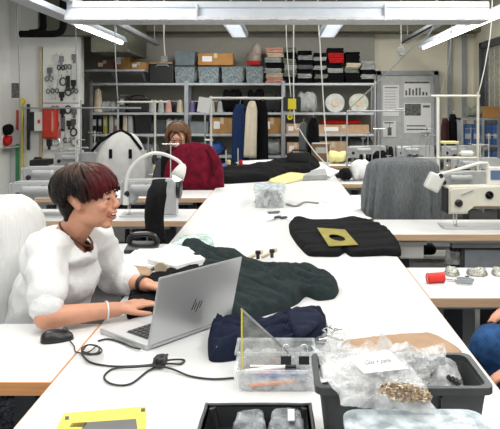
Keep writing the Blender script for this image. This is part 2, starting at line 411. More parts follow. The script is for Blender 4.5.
def drape(name, label, cat, m, cx, cy, w, d, z0, z1, rz=0, folds=.02, nf=9, seed=1, flare=.15, cutf=None, hem=.03, tp=.16, lean=-.08):
    # a garment put over a chair back: closed shell with folds, open at the hem
    s = MB(); rings = []; n = 96; N = 26; rr = rotz(rz)
    for i in range(N):
        v = i/(N-1); z = z1-(z1-z0)*v
        e = min(1, v/tp); e = math.sqrt(max(0.0, e*(2-e)))
        ring = []
        for k in range(n):
            a = 2*PI*k/n; ca, sa = math.cos(a), math.sin(a)
            f = folds*min(1, v*2.2)*(math.sin(a*nf+seed+v*1.5)*.6+.8*noise.noise(V((ca*3+seed, sa*3, v*1.2))))
            hx = (w/2)*(.55+.45*e)*(1+flare*v)*e**.3; hy = d/2*max(.2, e)*(1+flare*v)
            px = (hx+f)*math.copysign(abs(ca)**.6, ca); py = (hy+f)*math.copysign(abs(sa)**.7, sa)
            zz = z-hem*v*noise.noise(V((ca*2, sa*2, seed)))*2
            q = rr @ V((px, py+lean*(zz-z0), 0)); ring.append(V((cx+q.x, cy+q.y, zz)))
        rings.append(ring)
    inner = [[V((cx+(p.x-cx)*.965, cy+(p.y-cy)*.9, p.z-.004)) for p in r] for r in rings[::-1][:-2]]
    s.rings(rings+inner)
    return tag(s.build(name, m, None, smooth=True, cut=cutf), label, cat)
chair('black office chair with bare tall back standing beside the long table', -.41, 3.55, -PI/2+.22, 1.05, bw=.40)
chair('office chair under the grey shawl at the right sewing desk', .83, 4.68, 0, 1.07, bw=.36)
drape('shawl', 'grey knitted shawl draped over the chair behind the big machine', 'shawl', mat('grey shawl wool', (.19, .205, .215), .95, var=.2, scale=26, stretch=(6, 6, 1), bump=.5, bscale=150), .80, 4.385, .47, .17,  .56, 1.12, 0, .034, 13, 3, .16, tp=.13)
chair('office chair of the laughing woman under a white cover', -.93, 2.24, -PI/2-.05, 1.08, bw=.46, fab=mat('dark patterned upholstery', (.02, .022, .03), .9, var=.1, scale=110, col2=(.12, .13, .16)))
chair('office chair under the burgundy jacket at the left row', -.87, 5.93, PI+.1+PI, 1.10)
drape('quilted_jacket', 'burgundy quilted jacket hung over a chair back', 'jacket', burg, -.775, 5.68, .47, .20, .66, 1.145, .1, .018, 5, 8, .12, tp=.62)
chair('office chair under the white garment in the left back rows', -1.52, 6.35, 0, 1.12)
rj = bpy.data.objects['quilted_jacket']
yj = 5.555
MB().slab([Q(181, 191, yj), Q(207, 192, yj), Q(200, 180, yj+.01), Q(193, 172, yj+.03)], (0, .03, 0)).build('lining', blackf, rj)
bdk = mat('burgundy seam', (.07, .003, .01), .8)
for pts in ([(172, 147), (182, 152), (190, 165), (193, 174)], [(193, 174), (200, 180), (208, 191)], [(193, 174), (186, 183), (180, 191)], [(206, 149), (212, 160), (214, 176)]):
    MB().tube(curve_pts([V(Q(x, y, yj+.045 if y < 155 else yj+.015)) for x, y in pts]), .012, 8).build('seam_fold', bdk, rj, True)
dd = drape('white_jacket', 'white jacket with two black slots over a far chair back', 'jacket', mat('off white cotton', (.60, .60, .58), .85, var=.06), -1.50, 6.07, .44, .17, .72, 1.22, 0, .012, 5, 4, .12, tp=.6)
for q in (-1.58, -1.40): MB().box((q, 5.955, 1.02), (.03, .012, .085), None, .004).build('slot', blackf, dd)
MB().tube([(-1.76, 5.98, 1.04), (-1.68, 5.97, 1.13), (-1.58, 6.0, 1.2), (-1.50, 6.03, 1.235), (-1.41, 6.0, 1.19), (-1.30, 5.97, 1.06)], .014).build('collar', blackf, dd)
# chair cover behind the woman
cv = drape('chair_cover', 'white quilted cover hanging over the chair back behind the laughing woman', 'chair cover', cover, -1.0, 2.26, .56, .15, .70, 1.135, -PI/2-.30, .010, 13, 2, -.22, tp=.34)
# ---------------------------------------------------------------- sewing machines
def machine(name, label, big=True, body=None):
    t = thing(name, label, 'sewing machine', (0, 0, 0))       # needle at local x=0, y=0; pillar to +x ; base z=0 is the desk
    body = body or cream
    MB().box((.19, .03, .006), (.52, .17, .012), None, .003).build('bed', silver, t)
    s = MB()                                                     # arm, head and pillar in one casting
    prof = [(-.045, .09), (-.045, .225), (-.03, .245), (.30, .25), (.44, .25), (.46, .235), (.46, .012), (.33, .012), (.33, .09), (.31, .135), (.27, .15), (.10, .15), (.075, .13), (.065, .09)]
    s.slab([V((x, -.055, z)) for x, z in prof], (0, .13, 0))
    bmesh.ops.bevel(s.b, geom=[e for e in s.b.edges if abs(e.verts[0].co.y-e.verts[1].co.y) < 1e-4], offset=.012, segments=3, affect='EDGES')
    s.build('arm_casting', body, t)
    MB().box((-.05, .01, .165), (.014, .12, .15), None, .004).build('face_plate', blackp if big else chrome, t)
    MB().cyl((0, .01, .1), (0, .01, .045), .005).cyl((0, .01, .05), (0, .01, .012), .0018).build('needle_bar', chrome, t)
    MB().cyl((.016, .01, .1), (.016, .01, .02), .004).box((.01, -.002, .018), (.02, .035, .004)).build('presser_foot', chrome, t)
    MB().lathe((.46, .01, .185), [(.001, 0), (.062, 0), (.07, .012), (.07, .03), (.055, .04), (.02, .045), (.001, .045)], 24, 'x').build('handwheel', blackp, t)
    MB().lathe((.01, -.058, .155), [(.001, .0), (.022, .0), (.022, -.012), (.012, -.018), (.001, -.018)], 16, 'y').build('tension_dial', blackp, t)
    MB().lathe((.185, -.057, .20), [(.024, 0), (.024, -.003), (.019, -.003), (.019, 0)], 24, 'y').box((.185, -.058, .20), (.03, .003, .006), Matrix.Rotation(.8, 3, 'Y')).build('emblem', mat('dark emblem ink', (.05, .05, .05), .4), t)
    MB().box((.06, -.058, .215), (.07, .006, .008), Matrix.Rotation(-.35, 3, 'Y')).build('thread_guide', chrome, t)
    MB().cyl((.38, .09, .0), (.38, .09, .50), .006).cyl((.30, .09, .48), (.46, .09, .48), .004).build('thread_stand', chrome, t)
    return t
mm = machine('sewing_machine', 'big cream sewing machine with round emblem and black face plate', True)
mm.location = (Q(455, 0, 3.72).x, 3.74, .75); mm.scale = (1.0, 1, .98)
m2 = machine('sewing_machine', 'silver sewing machine behind the head of the laughing woman', False, mat('silver enamel', (.5, .51, .52), .35, .3))
m2.location = (Q(128, 0, 4.15).x, 4.15, .75); m2.scale = (.68, .9, .95)
s = MB()
s.lathe((Q(134, 0, 4.05).x, 4.045, .945), [(.001, 0), (.028, .002)]+[(.028+.0025*(k % 2), .01+.012*k) for k in range(14)]+[(.028, .182), (.001, .184)], 18, 'x')
s.build('thread_drum', mat('grey drum', (.42, .43, .44), .5), m2, True)
def mcopy(x, y, Y, label, src, sc=.85, rz=0):
    c = place(src, (Q(x, 0, Y).x, Y, .75), rz, label, sc); return c
mcopy(441, 0, 4.93, 'cream machine with lamp directly behind the big sewing machine', m2, .85)
mcopy(30, 0, 5.2, 'white machine at the left edge behind the chair cover', m2, .9)
mcopy(60, 0, 6.8, 'white machine behind the white jacket on the far left desk', m2, .9)
mcopy(118, 0, 6.85, 'silver machine in front of the shelves left of the far woman', m2, .8)
mcopy(395, 0, 6.1, 'cream machine just above the grey shawl', m2, .9)
mcopy(455, 0, 6.1, 'cream machine right of the one above the shawl', m2, .9)
mcopy(400, 0, 8.0, 'farthest cream machine in front of the pale door', m2, .9)
mcopy(352, 0, 8.0, 'farthest machine in front of the long cardboard box', m2, .9)
mcopy(445, 0, 8.0, 'farthest cream machine at right near blue bins', m2, .9)
mcopy(20, 0, 4.15, 'white machine at picture left edge beyond the chair cover', m2, .9)
# lamps
def lamp(label, pts, head, hd, hw, mm_=None, scale=1):
    t = thing('machine_lamp', label, 'lamp', pts[0])
    MB().tube(curve_pts(pts), .011*scale, 8).build('arm', wpaint, t)
    h = V(head); d_ = V(hd).normalized()
    s = MB(); u = d_.orthogonal().normalized(); w = d_.cross(u)
    rs = []
    for f, r in ((0, .25), (.15, .55), (.5, .8), (1, 1), (.97, .85)):
        rs.append([h+d_*f*hw*1.3+(u*math.cos(2*PI*k/16)+w*math.sin(2*PI*k/16))*r*hw*.62 for k in range(16)])
    s.rings(rs).build('lamp_shade', wpaint, t, smooth=True)
    MB().cyl(V(pts[0])-V((0, 0, .03)), V(pts[0])+V((0, 0, .03)), .02*scale).build('clamp', wpaint, t)
    MB().ell(h+d_*hw*1.2, hw*.42).build('bulb', lamp_on, t)
q = lambda x, y, Y=4.1: tuple(Q(x, y, Y))
lamp('white curved gooseneck lamp arching in front of the burgundy jacket', [q(126, 200), q(127, 178), q(135, 163), q(150, 154), q(163, 154), q(177, 160), q(183, 166)], q(184, 164), (-.45, -.3, -.9), .075)
# boxed lamp above big machine
t = thing('machine_lamp', 'white box-headed lamp reaching left above the big cream machine', 'lamp', q(492, 200, 3.8))
MB().tube([q(492, 186, 3.8), q(491, 171, 3.8), q(487, 163, 3.8), q(480, 163, 3.8), q(438, 175, 3.8)], .009).build('arm', wpaint, t)
MB().box(Q(434, 182, 3.8), (.085, .08, .10), Matrix.Rotation(.45, 3, 'Y'), .012).build('lamp_head', wpaint, t)
MB().cyl(Q(441, 176, 3.76), Q(441, 176, 3.84), .014).build('pivot', blackp, t)
t = thing('control_panel', 'small operation panel with blue display at right picture edge', 'control panel', q(505, 186, 3.78))
a, b = Q(488, 167, 3.78), Q(512, 185, 3.78)
MB().span((a.x, 3.78, b.z), (b.x, 3.82, a.z), .006).build('housing', wpaint, t)
MB().span((a.x+.015, 3.775, b.z+.03), (b.x, 3.78, a.z-.02)).build('screen', lens_m, t)
MB().cyl((b.x-.03, 3.82, .95), (b.x-.03, 3.82, b.z+.01), .01).build('post', gmetal, t)
# posts carrying wires
def stand(label, px, ytop, Y, bars, r=.012, zb=.75, m=None):
    m = m or wpaint
    a = Q(px, ytop, Y); t = thing('utility_post', label, 'post', (a.x, Y, zb), 'thin service posts over the machines')
    MB().cyl((a.x, Y, zb), (a.x, Y, a.z), r).build('post', m, t)
    for (x0, x1, yy) in bars: MB().cyl(Q(x0, yy, Y), Q(x1, yy, Y), r*.9).build('crossbar', m, t)
    MB().cyl((a.x, Y, zb), (a.x, Y, zb+.01), r*3).build('base_flange', m, t)
stand('white post with long top bar in front of the door at right', 478, 92, 4.9, [(431, 480, 96), (437, 478, 158)], .010, m=cream)
stand('second white post leaning right of the door frame', 438, 97, 6.0, [], .014)
stand('white post before long cardboard box at shelf right end', 347, 111, 6.2, [(347, 405, 111)], .008, m=steel)
stand('thin post in front of the pale door', 402, 109, 6.2, [(395, 404, 109)], .008, m=steel)
stand('white post just left of the hanging coats', 211, 96, 6.9, [(209, 283, 98), (205, 213, 140), (205, 213, 150)], .012)
stand('post rising behind the white jacket', 118, 104, 6.9, [(88, 141, 108)], .011, m=steel)
stand('post with short arm left of the far woman', 155, 100, 7.0, [(117, 168, 102)], .011, m=cream)
stand('post with arm at the partition edge', 81, 100, 6.7, [(20, 110, 108)], .009, m=steel)
# paper sheet hung on post
tag(MB().box(Q(204, 105, 6.885), (.13, .004, .16), Matrix.Rotation(.15, 3, 'Y')).build('paper_sheet', paper), 'white paper sheet clipped to the post left of the coats', 'paper')
# ---------------------------------------------------------------- big luminaire and other lamps
t = thing('ceiling_light', 'long white louvred ceiling luminaire spanning the top of the room', 'ceiling light', (0, 5.9, 2.2))
xa, xb = Q(67, 0, 5.8).x, Q(489, 0, 5.8).x
lum = mat('white luminaire steel', (.56, .60, .66), .4, var=.03); lum2 = mat('pale louvre strip', (.66, .68, .71), .4)
MB().span((xa, 5.78, 2.33), (xb, 6.0, 2.39), .01).build('housing_top', lum, t)
MB().slab([(xa, 5.74, 2.25), (xa, 5.80, 2.345), (xa, 5.98, 2.345), (xa, 6.04, 2.25)], (xb-xa, 0, 0)).build('reflector', lum, t)
MB().span((xa, 5.72, 2.215), (xb, 6.06, 2.249), .004).build('diffuser', lum2, t)
s = MB()
i = xa+.1
while i < xb: s.span((i, 5.716, 2.212), (i+.07, 5.72, 2.222)); i += .17 if R.random() < .7 else .4
s.build('louvre_slot', gmetal, t)
for jx in (195, 385): MB().span((Q(jx, 0, 5.7).x, 5.714, 2.21), (Q(jx+2, 0, 5.7).x, 5.78, 2.36)).build('joint', lum2, t)
for x in (-1.5, -.2, 1.4): MB().cyl((x, 5.9, 2.39), (x, 5.9, ZC), .006).build('suspension_rod', steel, t)
def longlamp(label, X, y0, y1, z, w=.16, yt=None):
    t = thing('ceiling_light', label, 'ceiling light', (X, (y0+y1)/2, z))
    s = MB(); s.slab([(X-w/2, y0, z), (X-w/4, y0, z+.07), (X+w/4, y0, z+.07), (X+w/2, y0, z)], (0, y1-y0, 0)).build('reflector', lum, t)
    MB().cyl((X, (yt or y0)+.03, z-.012), (X, y1-.03, z-.012), .022).build('tube', tube_on, t)
    for y in (y0+.3, y1-.3): MB().cyl((X, y, z+.07), (X, y, ZC), .005).build('suspension_rod', steel, t)
longlamp('lit fluorescent lamp slanting away at upper left', -2.13, 5.0, 8.6, 2.31, .16, 6.7)
longlamp('lit fluorescent lamp slanting away at upper right', 2.05, 4.6, 9.5, 2.33)
for X, lb in ((-.62, 'louvred square lamp end hanging left of centre above shelves'), (.63, 'louvred square lamp end hanging right of centre above shelves')):
    t = thing('ceiling_light', lb, 'ceiling light', (X, 8.5, 2.45))
    MB().span((X-.12, 7.4, 2.47), (X+.12, 9.4, 2.53), .005).build('housing', lum, t)
    s = MB()
    for k in range(20): s.span((X-.105, 7.42+k*.1, 2.455), (X+.105, 7.43+k*.1, 2.47))
    s.span((X-.11, 7.42, 2.45), (X-.1, 9.38, 2.47)).span((X+.1, 7.42, 2.45), (X+.11, 9.38, 2.47)).build('louvre', lum, t)
    MB().span((X-.09, 7.45, 2.466), (X+.09, 9.36, 2.47)).build('diffuser', lamp_on, t)
    for y in (7.7, 9.1): MB().cyl((X, y, 2.53), (X, y, ZC), .004).build('suspension_rod', steel, t)
t = thing('cable_tray', 'grey steel cable tray running beside the left fluorescent lamp', 'cable tray', (-1.95, 7.5, 2.38))
MB().span((-1.93, 5.2, 2.38), (-1.87, 9.8, 2.40)).span((-1.93, 5.2, 2.38), (-1.925, 9.8, 2.44)).span((-1.875, 5.2, 2.38), (-1.87, 9.8, 2.44)).build('tray', steel, t)
for y in (6, 8, 9.6): MB().cyl((-1.9, y, 2.4), (-1.9, y, ZC), .005).build('suspension_rod', steel, t)
t = thing('cable_tray', 'grey cable tray running beside the right fluorescent lamp', 'cable tray', (1.8, 7.5, 2.42))
MB().span((1.80, 6.4, 2.42), (1.88, 9.9, 2.44)).span((1.80, 6.4, 2.42), (1.805, 9.9, 2.48)).build('tray', steel, t)
for y in (7, 9.6): MB().cyl((1.84, y, 2.44), (1.84, y, ZC), .005).build('suspension_rod', steel, t)
# ducts upper left
tag(MB().tube(curve_pts([(-3.25, 6.4, 2.58), (-2.95, 6.4, 2.58), (-2.88, 6.4, 2.7), (-2.87, 6.4, 3.2)]), .14, 20).build('air_duct', mat('duct foil', (.6, .6, .6), .35, .5), None, True), 'round silver air duct at the top left corner', 'duct')
s = MB(); s.tube(curve_pts([q(20, 34, 8.4), q(45, 34, 8.4), q(58, 33, 8.4), q(63, 27, 8.4), q(63, 10, 8.4), q(63, -30, 8.4)]), .045, 12); s.tube(curve_pts([q(30, 33, 8.5), q(42, 30, 8.5), q(43, 15, 8.5), q(43, -30, 8.5)]), .045, 12)
tag(s.build('vent_pipe', blackf, None, True), 'black bent pipes under the ceiling at upper left', 'pipe')
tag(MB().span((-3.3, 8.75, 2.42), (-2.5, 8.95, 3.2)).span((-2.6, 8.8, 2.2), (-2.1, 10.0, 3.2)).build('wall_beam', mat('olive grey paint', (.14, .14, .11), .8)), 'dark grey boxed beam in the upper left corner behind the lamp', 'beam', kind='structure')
# hanging cables
def cable(label, pts, r=.006, m=None, name='cable'):
    pts = [V(p) for p in pts]; pts = [V((pts[0].x, pts[0].y, ZC))]+[p for p in pts if p.z < ZC-.05]
    tag(MB().tube(curve_pts([tuple(p) for p in pts]), r, 6).build(name, m or gmetal, None, True), label, 'cable', None)
cable('grey wire dropping from ceiling to the left wall box', [Q(18, -30, 8.0), Q(17, 20, 8.0), Q(19, 60, 8.0), Q(20, 108, 8.0)])
cable('grey wire dropping past the pegboard right edge', [Q(75, -30, 8.5), Q(76, 50, 8.5), Q(77, 90, 8.5)])
cable('thin wire hanging down to the post behind white jacket', [Q(115, -30, 6.9), Q(115, 40, 6.9), Q(117, 90, 6.9), Q(119, 106, 6.9)])
cable('wire with plug hanging over the black case', [Q(164, 15, 6.2), Q(164, 40, 6.2), Q(165, 56, 6.2)], .006, wpaint)
cable('thin wire holding the yellow switch box', [Q(286, 10, 6.9), Q(287, 50, 6.9), Q(291, 97, 6.9)], .005, wpaint)
cable('white cable hanging in front of the folded clothes', [Q(318, 10, 6.5), Q(320, 45, 6.5), Q(324, 110, 6.5), Q(328, 165, 6.5)], .007, wpaint)
cable('white cable running from yellow box down to the table', [Q(294, 111, 6.9), Q(300, 130, 6.9), Q(315, 152, 6.9), Q(330, 168, 6.9)], .007, wpaint)
cable('long grey cable slanting from ceiling to the post at shelf end', [Q(434, 22, 6.3), Q(410, 50, 6.3), Q(380, 80, 6.3), Q(347, 111, 6.3)], .006)
cable('thin wire hanging left of the window frame', [Q(452, 10, 7), Q(449, 60, 7), Q(440, 96, 7)], .004)
cable('thin pale wire hanging above the right post', [Q(492, 10, 5.2), Q(486, 60, 5.2), Q(479, 92, 5.2)], .004, wpaint)
cable('wire with pull switch in front of cream wall', [Q(401, 5, 6.6), Q(401, 30, 6.6), Q(401, 46, 6.6)], .004, wpaint)
tag(MB().lathe(Q(401, 56, 6.6), [(.001, 0), (.035, .01), (.04, .05), (.03, .08), (.012, .1), (.001, .1)], 14).build('pull_switch', lgrey), 'grey pull switch hanging in front of the cream wall', 'switch')
tag(MB().box(Q(164, 59, 6.2), (.06, .04, .06), None, .01).build('hanging_socket', lgrey), 'pale socket hanging over the black case', 'socket')
tag(MB().cyl(Q(290, 110, 6.9), Q(290, 114.5, 6.9), .004).build('cord', yplastic), 'short yellow cord between the switch box and the tape roll', 'cord')
t = thing('hanging_socket', 'yellow switch box in black frame hanging over the shelves', 'socket', Q(292, 110, 6.9))
a, b = Q(286, 98, 6.9), Q(298, 110, 6.9)
MB().span((a.x-.03, 6.9, b.z-.012), (b.x+.03, 6.96, a.z+.012), .006).build('frame', blackp, t)
MB().span((a.x+.02, 6.885, b.z+.008), (b.x-.02, 6.9, a.z-.008), .004).build('face', yplastic, t)
tag(MB().lathe(Q(290, 117, 6.9), [(.001, -.02), (.03, -.02), (.03, .02), (.012, .02), (.012, -.02)], 18, 'y').build('tape_roll', yplastic), 'yellow tape roll hanging below the switch box', 'tape')
# ---------------------------------------------------------------- shelving at the back
YS, YSB = 9.8, 10.24
pz = lambda y, Y=YS: CZ-(y-VY)*Y/F
px = lambda x, Y=YS: (x-VX)*Y/F
SX = [px(90), px(186), px(283), px(376)]
SZ = [pz(83), pz(112.5), pz(134), .72, .38, .08]
BN = ['left', 'second', 'third', 'right end']
for i in range(3):
    x0, x1 = SX[i], SX[i+1]
    t = thing('shelving_unit', 'grey steel shelving bay %s' % ['at left behind the white jacket and far woman', 'in the middle behind the hanging coats', 'at right with the two round reels'][i], 'shelf', ((x0+x1)/2, 10.0, 0), 'steel shelving bays along the back wall')
    for z in SZ:
        MB().span((x0+.03, YS, z-.035), (x1-.03, YSB, z), .003).build('shelf_board', mat('pale shelf steel', (.50, .52, .54), .4, .2), t)
    for x in (x0+.012, x1-.012):
        s = MB(); s.span((x-.012, YS-.01, 0), (x+.022 if x < x1-.1 else x+.012, YS+.03, SZ[0]+.03)); s.span((x-.012, YSB-.03, 0), (x+.012, YSB+.005, SZ[0]+.03))
        s.build('upright', steel, t)
struct(MB().span((SX[2]-1.5, 10.25, 0), (SX[2]-1.49, 10.26, .01)).build('trim_3', steel))
# extra upper shelf left
t = thing('wall_shelf', 'upper wall shelf above the left bay carrying brown boxes', 'shelf', (px(114), 9.9, pz(70)))
MB().span((px(80), 9.62, pz(70)-.03), (px(147), 9.99, pz(70)), .003).build('shelf_board', mat('pale shelf steel', (.5, .5, .5)), t)
for x in (px(84), px(113), px(143)): MB().slab([(x, 9.66, pz(70)-.03), (x, 9.99, pz(70)-.03), (x, 9.99, pz(70)-.2)], (.015, 0, 0)).build('bracket', steel, t)
def carton(x0, y0, x1, y1, zb, label, m=None, Y=9.86, dep=.3, group='cardboard boxes on the shelves', lab=True):
    m = m or card; a, b = px(x0, Y), px(x1, Y); h = (y1-y0)*Y/F
    t = thing('cardboard_box', label, 'box', ((a+b)/2, Y+dep/2, zb), group)
    MB().span((a, Y, zb), (b, Y+dep, zb+h-.004), .004).build('body', m, t)
    c = (a+b)/2
    MB().span((a, Y, zb+h-.004), (c-.003, Y+dep, zb+h)).span((c+.003, Y, zb+h-.004), (b, Y+dep, zb+h)).build('flap', m, t)
    MB().span((c-.025, Y-.001, zb+h*.6), (c+.025, Y, zb+h)).build('tape', beige, t)
    if lab: MB().span((a+(b-a)*.12, Y-.002, zb+h*.3), (a+(b-a)*.4, Y, zb+h*.75)).build('label', paper, t)
def tub(x0, y0, x1, y1, zb, label, m=None, Y=9.88, dep=.32, fill=None, group='storage tubs on the shelves', n=4):
    a, b = px(x0, Y), px(x1, Y); h = (y1-y0)*Y/F; m = m or smoke
    t = thing('storage_tub', label, 'box', ((a+b)/2, Y+dep/2, zb), group)
    s = MB(); k = .018
    o = lambda g, z: [V((a+g, Y+g, z)), V((b-g, Y+g, z)), V((b-g, Y+dep-g, z)), V((a+g, Y+dep-g, z))]
    s.rings([o(k+.006, zb), o(.01, zb+h-.015), o(0, zb+h-.015), o(0, zb+h), o(.012, zb+h), o(k+.01, zb+.01)])
    s.build('tub_body', m, t)
    if fill:
        s = MB()
        for i in range(n):
            xx = a+(b-a)*(i+.5)/n; r = (b-a)/n*.46
            s.ell((xx, Y+.09+R.uniform(-.02, .03), zb+h*R.uniform(.35, .5)), (r, min(.1, r*1.2), h*.36)); s.ell((xx+r*.4, Y+.2, zb+h*.55), (r, .07, h*.4))
        s.build('contents', fill, t, True)
# top shelf
zt = SZ[0]+.001
zu = pz(70)+.001
carton(96, 61, 113, 70, zu, 'small dark and tan box at left on the upper wall shelf', brown, 9.66)
carton(115, 44, 130, 61.5, zu, 'tall orange-brown box on the upper wall shelf', card, 9.68)
carton(130.5, 54, 146, 61.5, zu, 'low open brown box at right on the upper wall shelf', card, 9.68)
t = thing('carry_case', 'black hard carry case at the left of the top shelf', 'case', (px(160), 9.95, zt))
MB().span((px(148), 9.84, zt), (px(173), 10.15, zt+.29), .02).build('body', blackp, t)
MB().tube([(px(156), 9.83, zt+.25), (px(157), 9.81, zt+.27), (px(167), 9.81, zt+.27), (px(168), 9.83, zt+.25)], .01).build('handle', lgrey, t)
carton(149, 60.8, 172, 62.8, zt+.292, 'flat tan box lying on the black case', kraft, 9.87, .25, lab=False)
for k, (x0, x1, lb) in enumerate([(174, 195.5, 'clear tub of white rolls beside the black case'), (197.5, 219.5, 'grey tub with white file under the orange carton'), (221, 244, 'grey tub with pale packets right of the orange carton'), (245.5, 264, 'clear tub of bagged cloth beside the pink folded clothes')]):
    tub(x0, 65.5, x1, 82, zt, lb, smoke, fill=[lgrey, greyf, lgrey, lgrey][k])
tub(173.5, 50, 195.5, 64.5, zt+.272, 'blue-grey tub stacked on the tub of white rolls', mat('blue grey tub', (.16, .2, .22), .4), fill=greyf)
carton(198, 52.5, 233, 64.5, zt+.272, 'long orange carton with white label stacked above two tubs', mat('orange carton', (.45, .22, .06), .7))
t = tag(MB().ell((px(253), 10.0, zt+.272+.11), (.12, .12, .11)).ell((px(256), 10.0, zt+.272+.22), (.09, .08, .13)).build('plastic_bag', mat('beige bag', (.42, .35, .30), .5, bump=.5), None, True, disp=lambda p: .012*noise.noise(p*18)), 'puffy beige plastic bag on top of the last tub', 'bag')
t = tag(MB().box((px(253), 9.9, zt+.31), (.2, .03, .06), None, .01).build('cloth_bundle', redc), 'thin red cloth strip between tub and beige bag', 'cloth')
# folded clothes: stacks
stacks = [(265, 283, 47, [pink, beige, lgrey, blackf, lgrey, beige, pink]), (284, 297, 46, [ggrey, blackf, ggrey, lgrey, ggrey, blackf]), (298, 313, 50, [blackf, lgrey, blackf, greyf, blackf, lgrey, blackf]),
          (314, 327, 52, [blackf, lgrey, blackf, lgrey, blackf, ggrey, blackf]), (328, 344.5, 47, [blackf, redc, redc, blackf, lgrey, blackf, blackf]), (345.5, 360, 51, [blackf, blackf, beige, ggrey, blackf, blackf]), (361.5, 376, 60, [lgrey, lgrey, blackf, lgrey, blackf])]
cn = {'pink cloth': 'salmon pink', 'beige cloth': 'beige', 'light grey cloth': 'light grey', 'black fabric': 'black', 'grey green cloth': 'grey-green', 'grey knit wool': 'dark grey', 'red cloth': 'red'}
on = ['first', 'second', 'third', 'fourth', 'fifth', 'sixth', 'seventh', 'eighth']
garment_mesh = None
def folded(cx, cy, z, w, d_, h, m):
    s = MB(); rings = []
    # a folded garment: stacked layers with rounded front fold
    for k in range(3):
        zz = z+h*(k/3); hh = h/3*.96; n = 10; prof = []
        for i in range(n+1):
            a = -PI/2+PI*i/n; prof.append((cy-d_/2+hh/2-math.cos(a)*hh/2*1.6, zz+hh/2+math.sin(a)*hh/2))
        prof += [(cy+d_/2, zz+hh), (cy+d_/2, zz)]
        dx = R.uniform(-.012, .012)
        s.rings([[V((x+dx, p[0]+.01*noise.noise(V((x*9, z*7, k))), p[1]+.006*noise.noise(V((x*8, z*9, k+3))))) for p in prof] for x in [cx-w/2+w*j/6 for j in range(7)]])
    return s.build('folded_garment', m, None, True)
for si, (x0, x1, yt, cols) in enumerate(stacks):
    n = len(cols); top = (82.5-yt)*9.85/F; z = zt
    for k in range(n):
        m = cols[n-1-k]; h = top/n*R.uniform(.92, 1.06)
        if k == n-1: h = zt+top-z
        o = folded((px(x0)+px(x1))/2+R.uniform(-.015, .015), 10.0, z, (px(x1)-px(x0))*R.uniform(.9, 1.0), .3, h*.97, m)
        tag(o, '%s folded garment, %s up in the %s clothes stack from the left' % (cn[m.name], on[k], on[si]), 'folded clothes', 'folded clothes stacked on the top shelf'); z += h
# second shelf
z2 = SZ[1]+.001
def spool(x, zb, Y, r, h, m, label, group='thread cones on the shelves'):
    t = thing('thread_cone', label, 'thread', (px(x, Y), Y, zb), group)
    c = (px(x, Y), Y, zb)
    MB().lathe(c, [(.001, 0), (r, .002), (r, .012), (r*.95, .02), (r*.62, h*.92), (r*.5, h*.95), (.001, h*.95)], 16).build('thread', m, t, True)
    MB().cyl((c[0], Y, zb+h*.95), (c[0], Y, zb+h), r*.3).build('core', wpaint, t)
for k, (x, m, lb) in enumerate([(152, lgrey, 'grey'), (161, lgrey, 'second grey'), (168.5, pink, 'pink'), (180, beige, 'cream')]):
    spool(x, z2, 9.9, .055, .19, m, lb+' thread cone on the left bay second shelf')
for k, (x, m, lb) in enumerate([(192, purple, 'purple'), (198, blackf, 'black'), (204, lgrey, 'light grey'), (212, lgrey, 'pale grey'), (220, lgrey, 'whitish')]):
    spool(x, z2, 9.9, .05, .17, m, lb+' thread cone on the middle bay second shelf')
for k, (x, m, lb) in enumerate([(98, beige, 'big beige')]): spool(x, z2+.0, 9.9, .075, .36, m, lb+' thread cone at the far left of the second shelf')
def binder(x0, y0, x1, y1, zb, m, label, Y=9.86, group='dark binders and jars on the shelves', name='binder', cat='binder'):
    a, b = px(x0, Y), px(x1, Y); h = (y1-y0)*Y/F
    t = thing(name, label, cat, ((a+b)/2, Y+.12, zb), group)
    MB().span((a, Y, zb), (b, Y+.26, zb+h), .006).build('cover', m, t)
    MB().span((a+.012, Y+.005, zb+h-.002), (b-.012, Y+.25, zb+h+.004)).span((a+(b-a)*.2, Y-.002, zb+h*.45), (b-(b-a)*.2, Y, zb+h*.8)).build('spine_label', lgrey, t)
def bundle(x0, x1, zb, h, m, label, Y=9.98, n=3, name='cloth_bundle', cat='cloth bundle'):
    a, b = px(x0, Y), px(x1, Y); s = MB()
    for k in range(n):
        xx = a+(b-a)*(k+.5)/n; s.ell((xx, Y+R.uniform(-.03, .03), zb+h*.45), ((b-a)/n*.75, .12, h*.45)); s.ell((xx+R.uniform(-.03, .03), Y, zb+h*.7), ((b-a)/n*.5, .09, h*.3))
    o = s.build(name, m, None, True, remesh=.02, sm=2, disp=lambda p: .014*noise.noise(p*14))
    return tag(o, label, cat)
bundle(101, 116, z2, .18, lgrey, 'grey crumpled bundle on left bay second shelf')
t = thing('tool_case', 'black case with arched handle on left bay second shelf', 'case', (px(137), 10, z2))
MB().span((px(126), 9.86, z2), (px(148), 10.15, z2+.2), .02).build('body', blackp, t)
MB().tube(curve_pts([(px(128), 9.9, z2+.2), (px(131), 9.9, z2+.25), (px(142), 9.9, z2+.25), (px(146), 9.9, z2+.2)]), .012).build('handle', blackp, t)
bundle(223, 242, z2+.0, .36, blackf, 'black hat-like bundle beside the coats, middle bay'); bundle(249, 264, z2, .36, blackf, 'black bundle with pale tag right of the coats')
bundle(265, 281, z2, .32, mat('charcoal cloth', (.04, .04, .045), .9), 'charcoal bundle at the end of the middle bay')
tub(284.5, 98, 298, 112, z2, 'small grey tub behind the yellow switch box', mdgrey, fill=greyf, n=2)
bundle(299, 316, z2, .33, lgrey, 'pale grey sack in the right bay, second shelf')
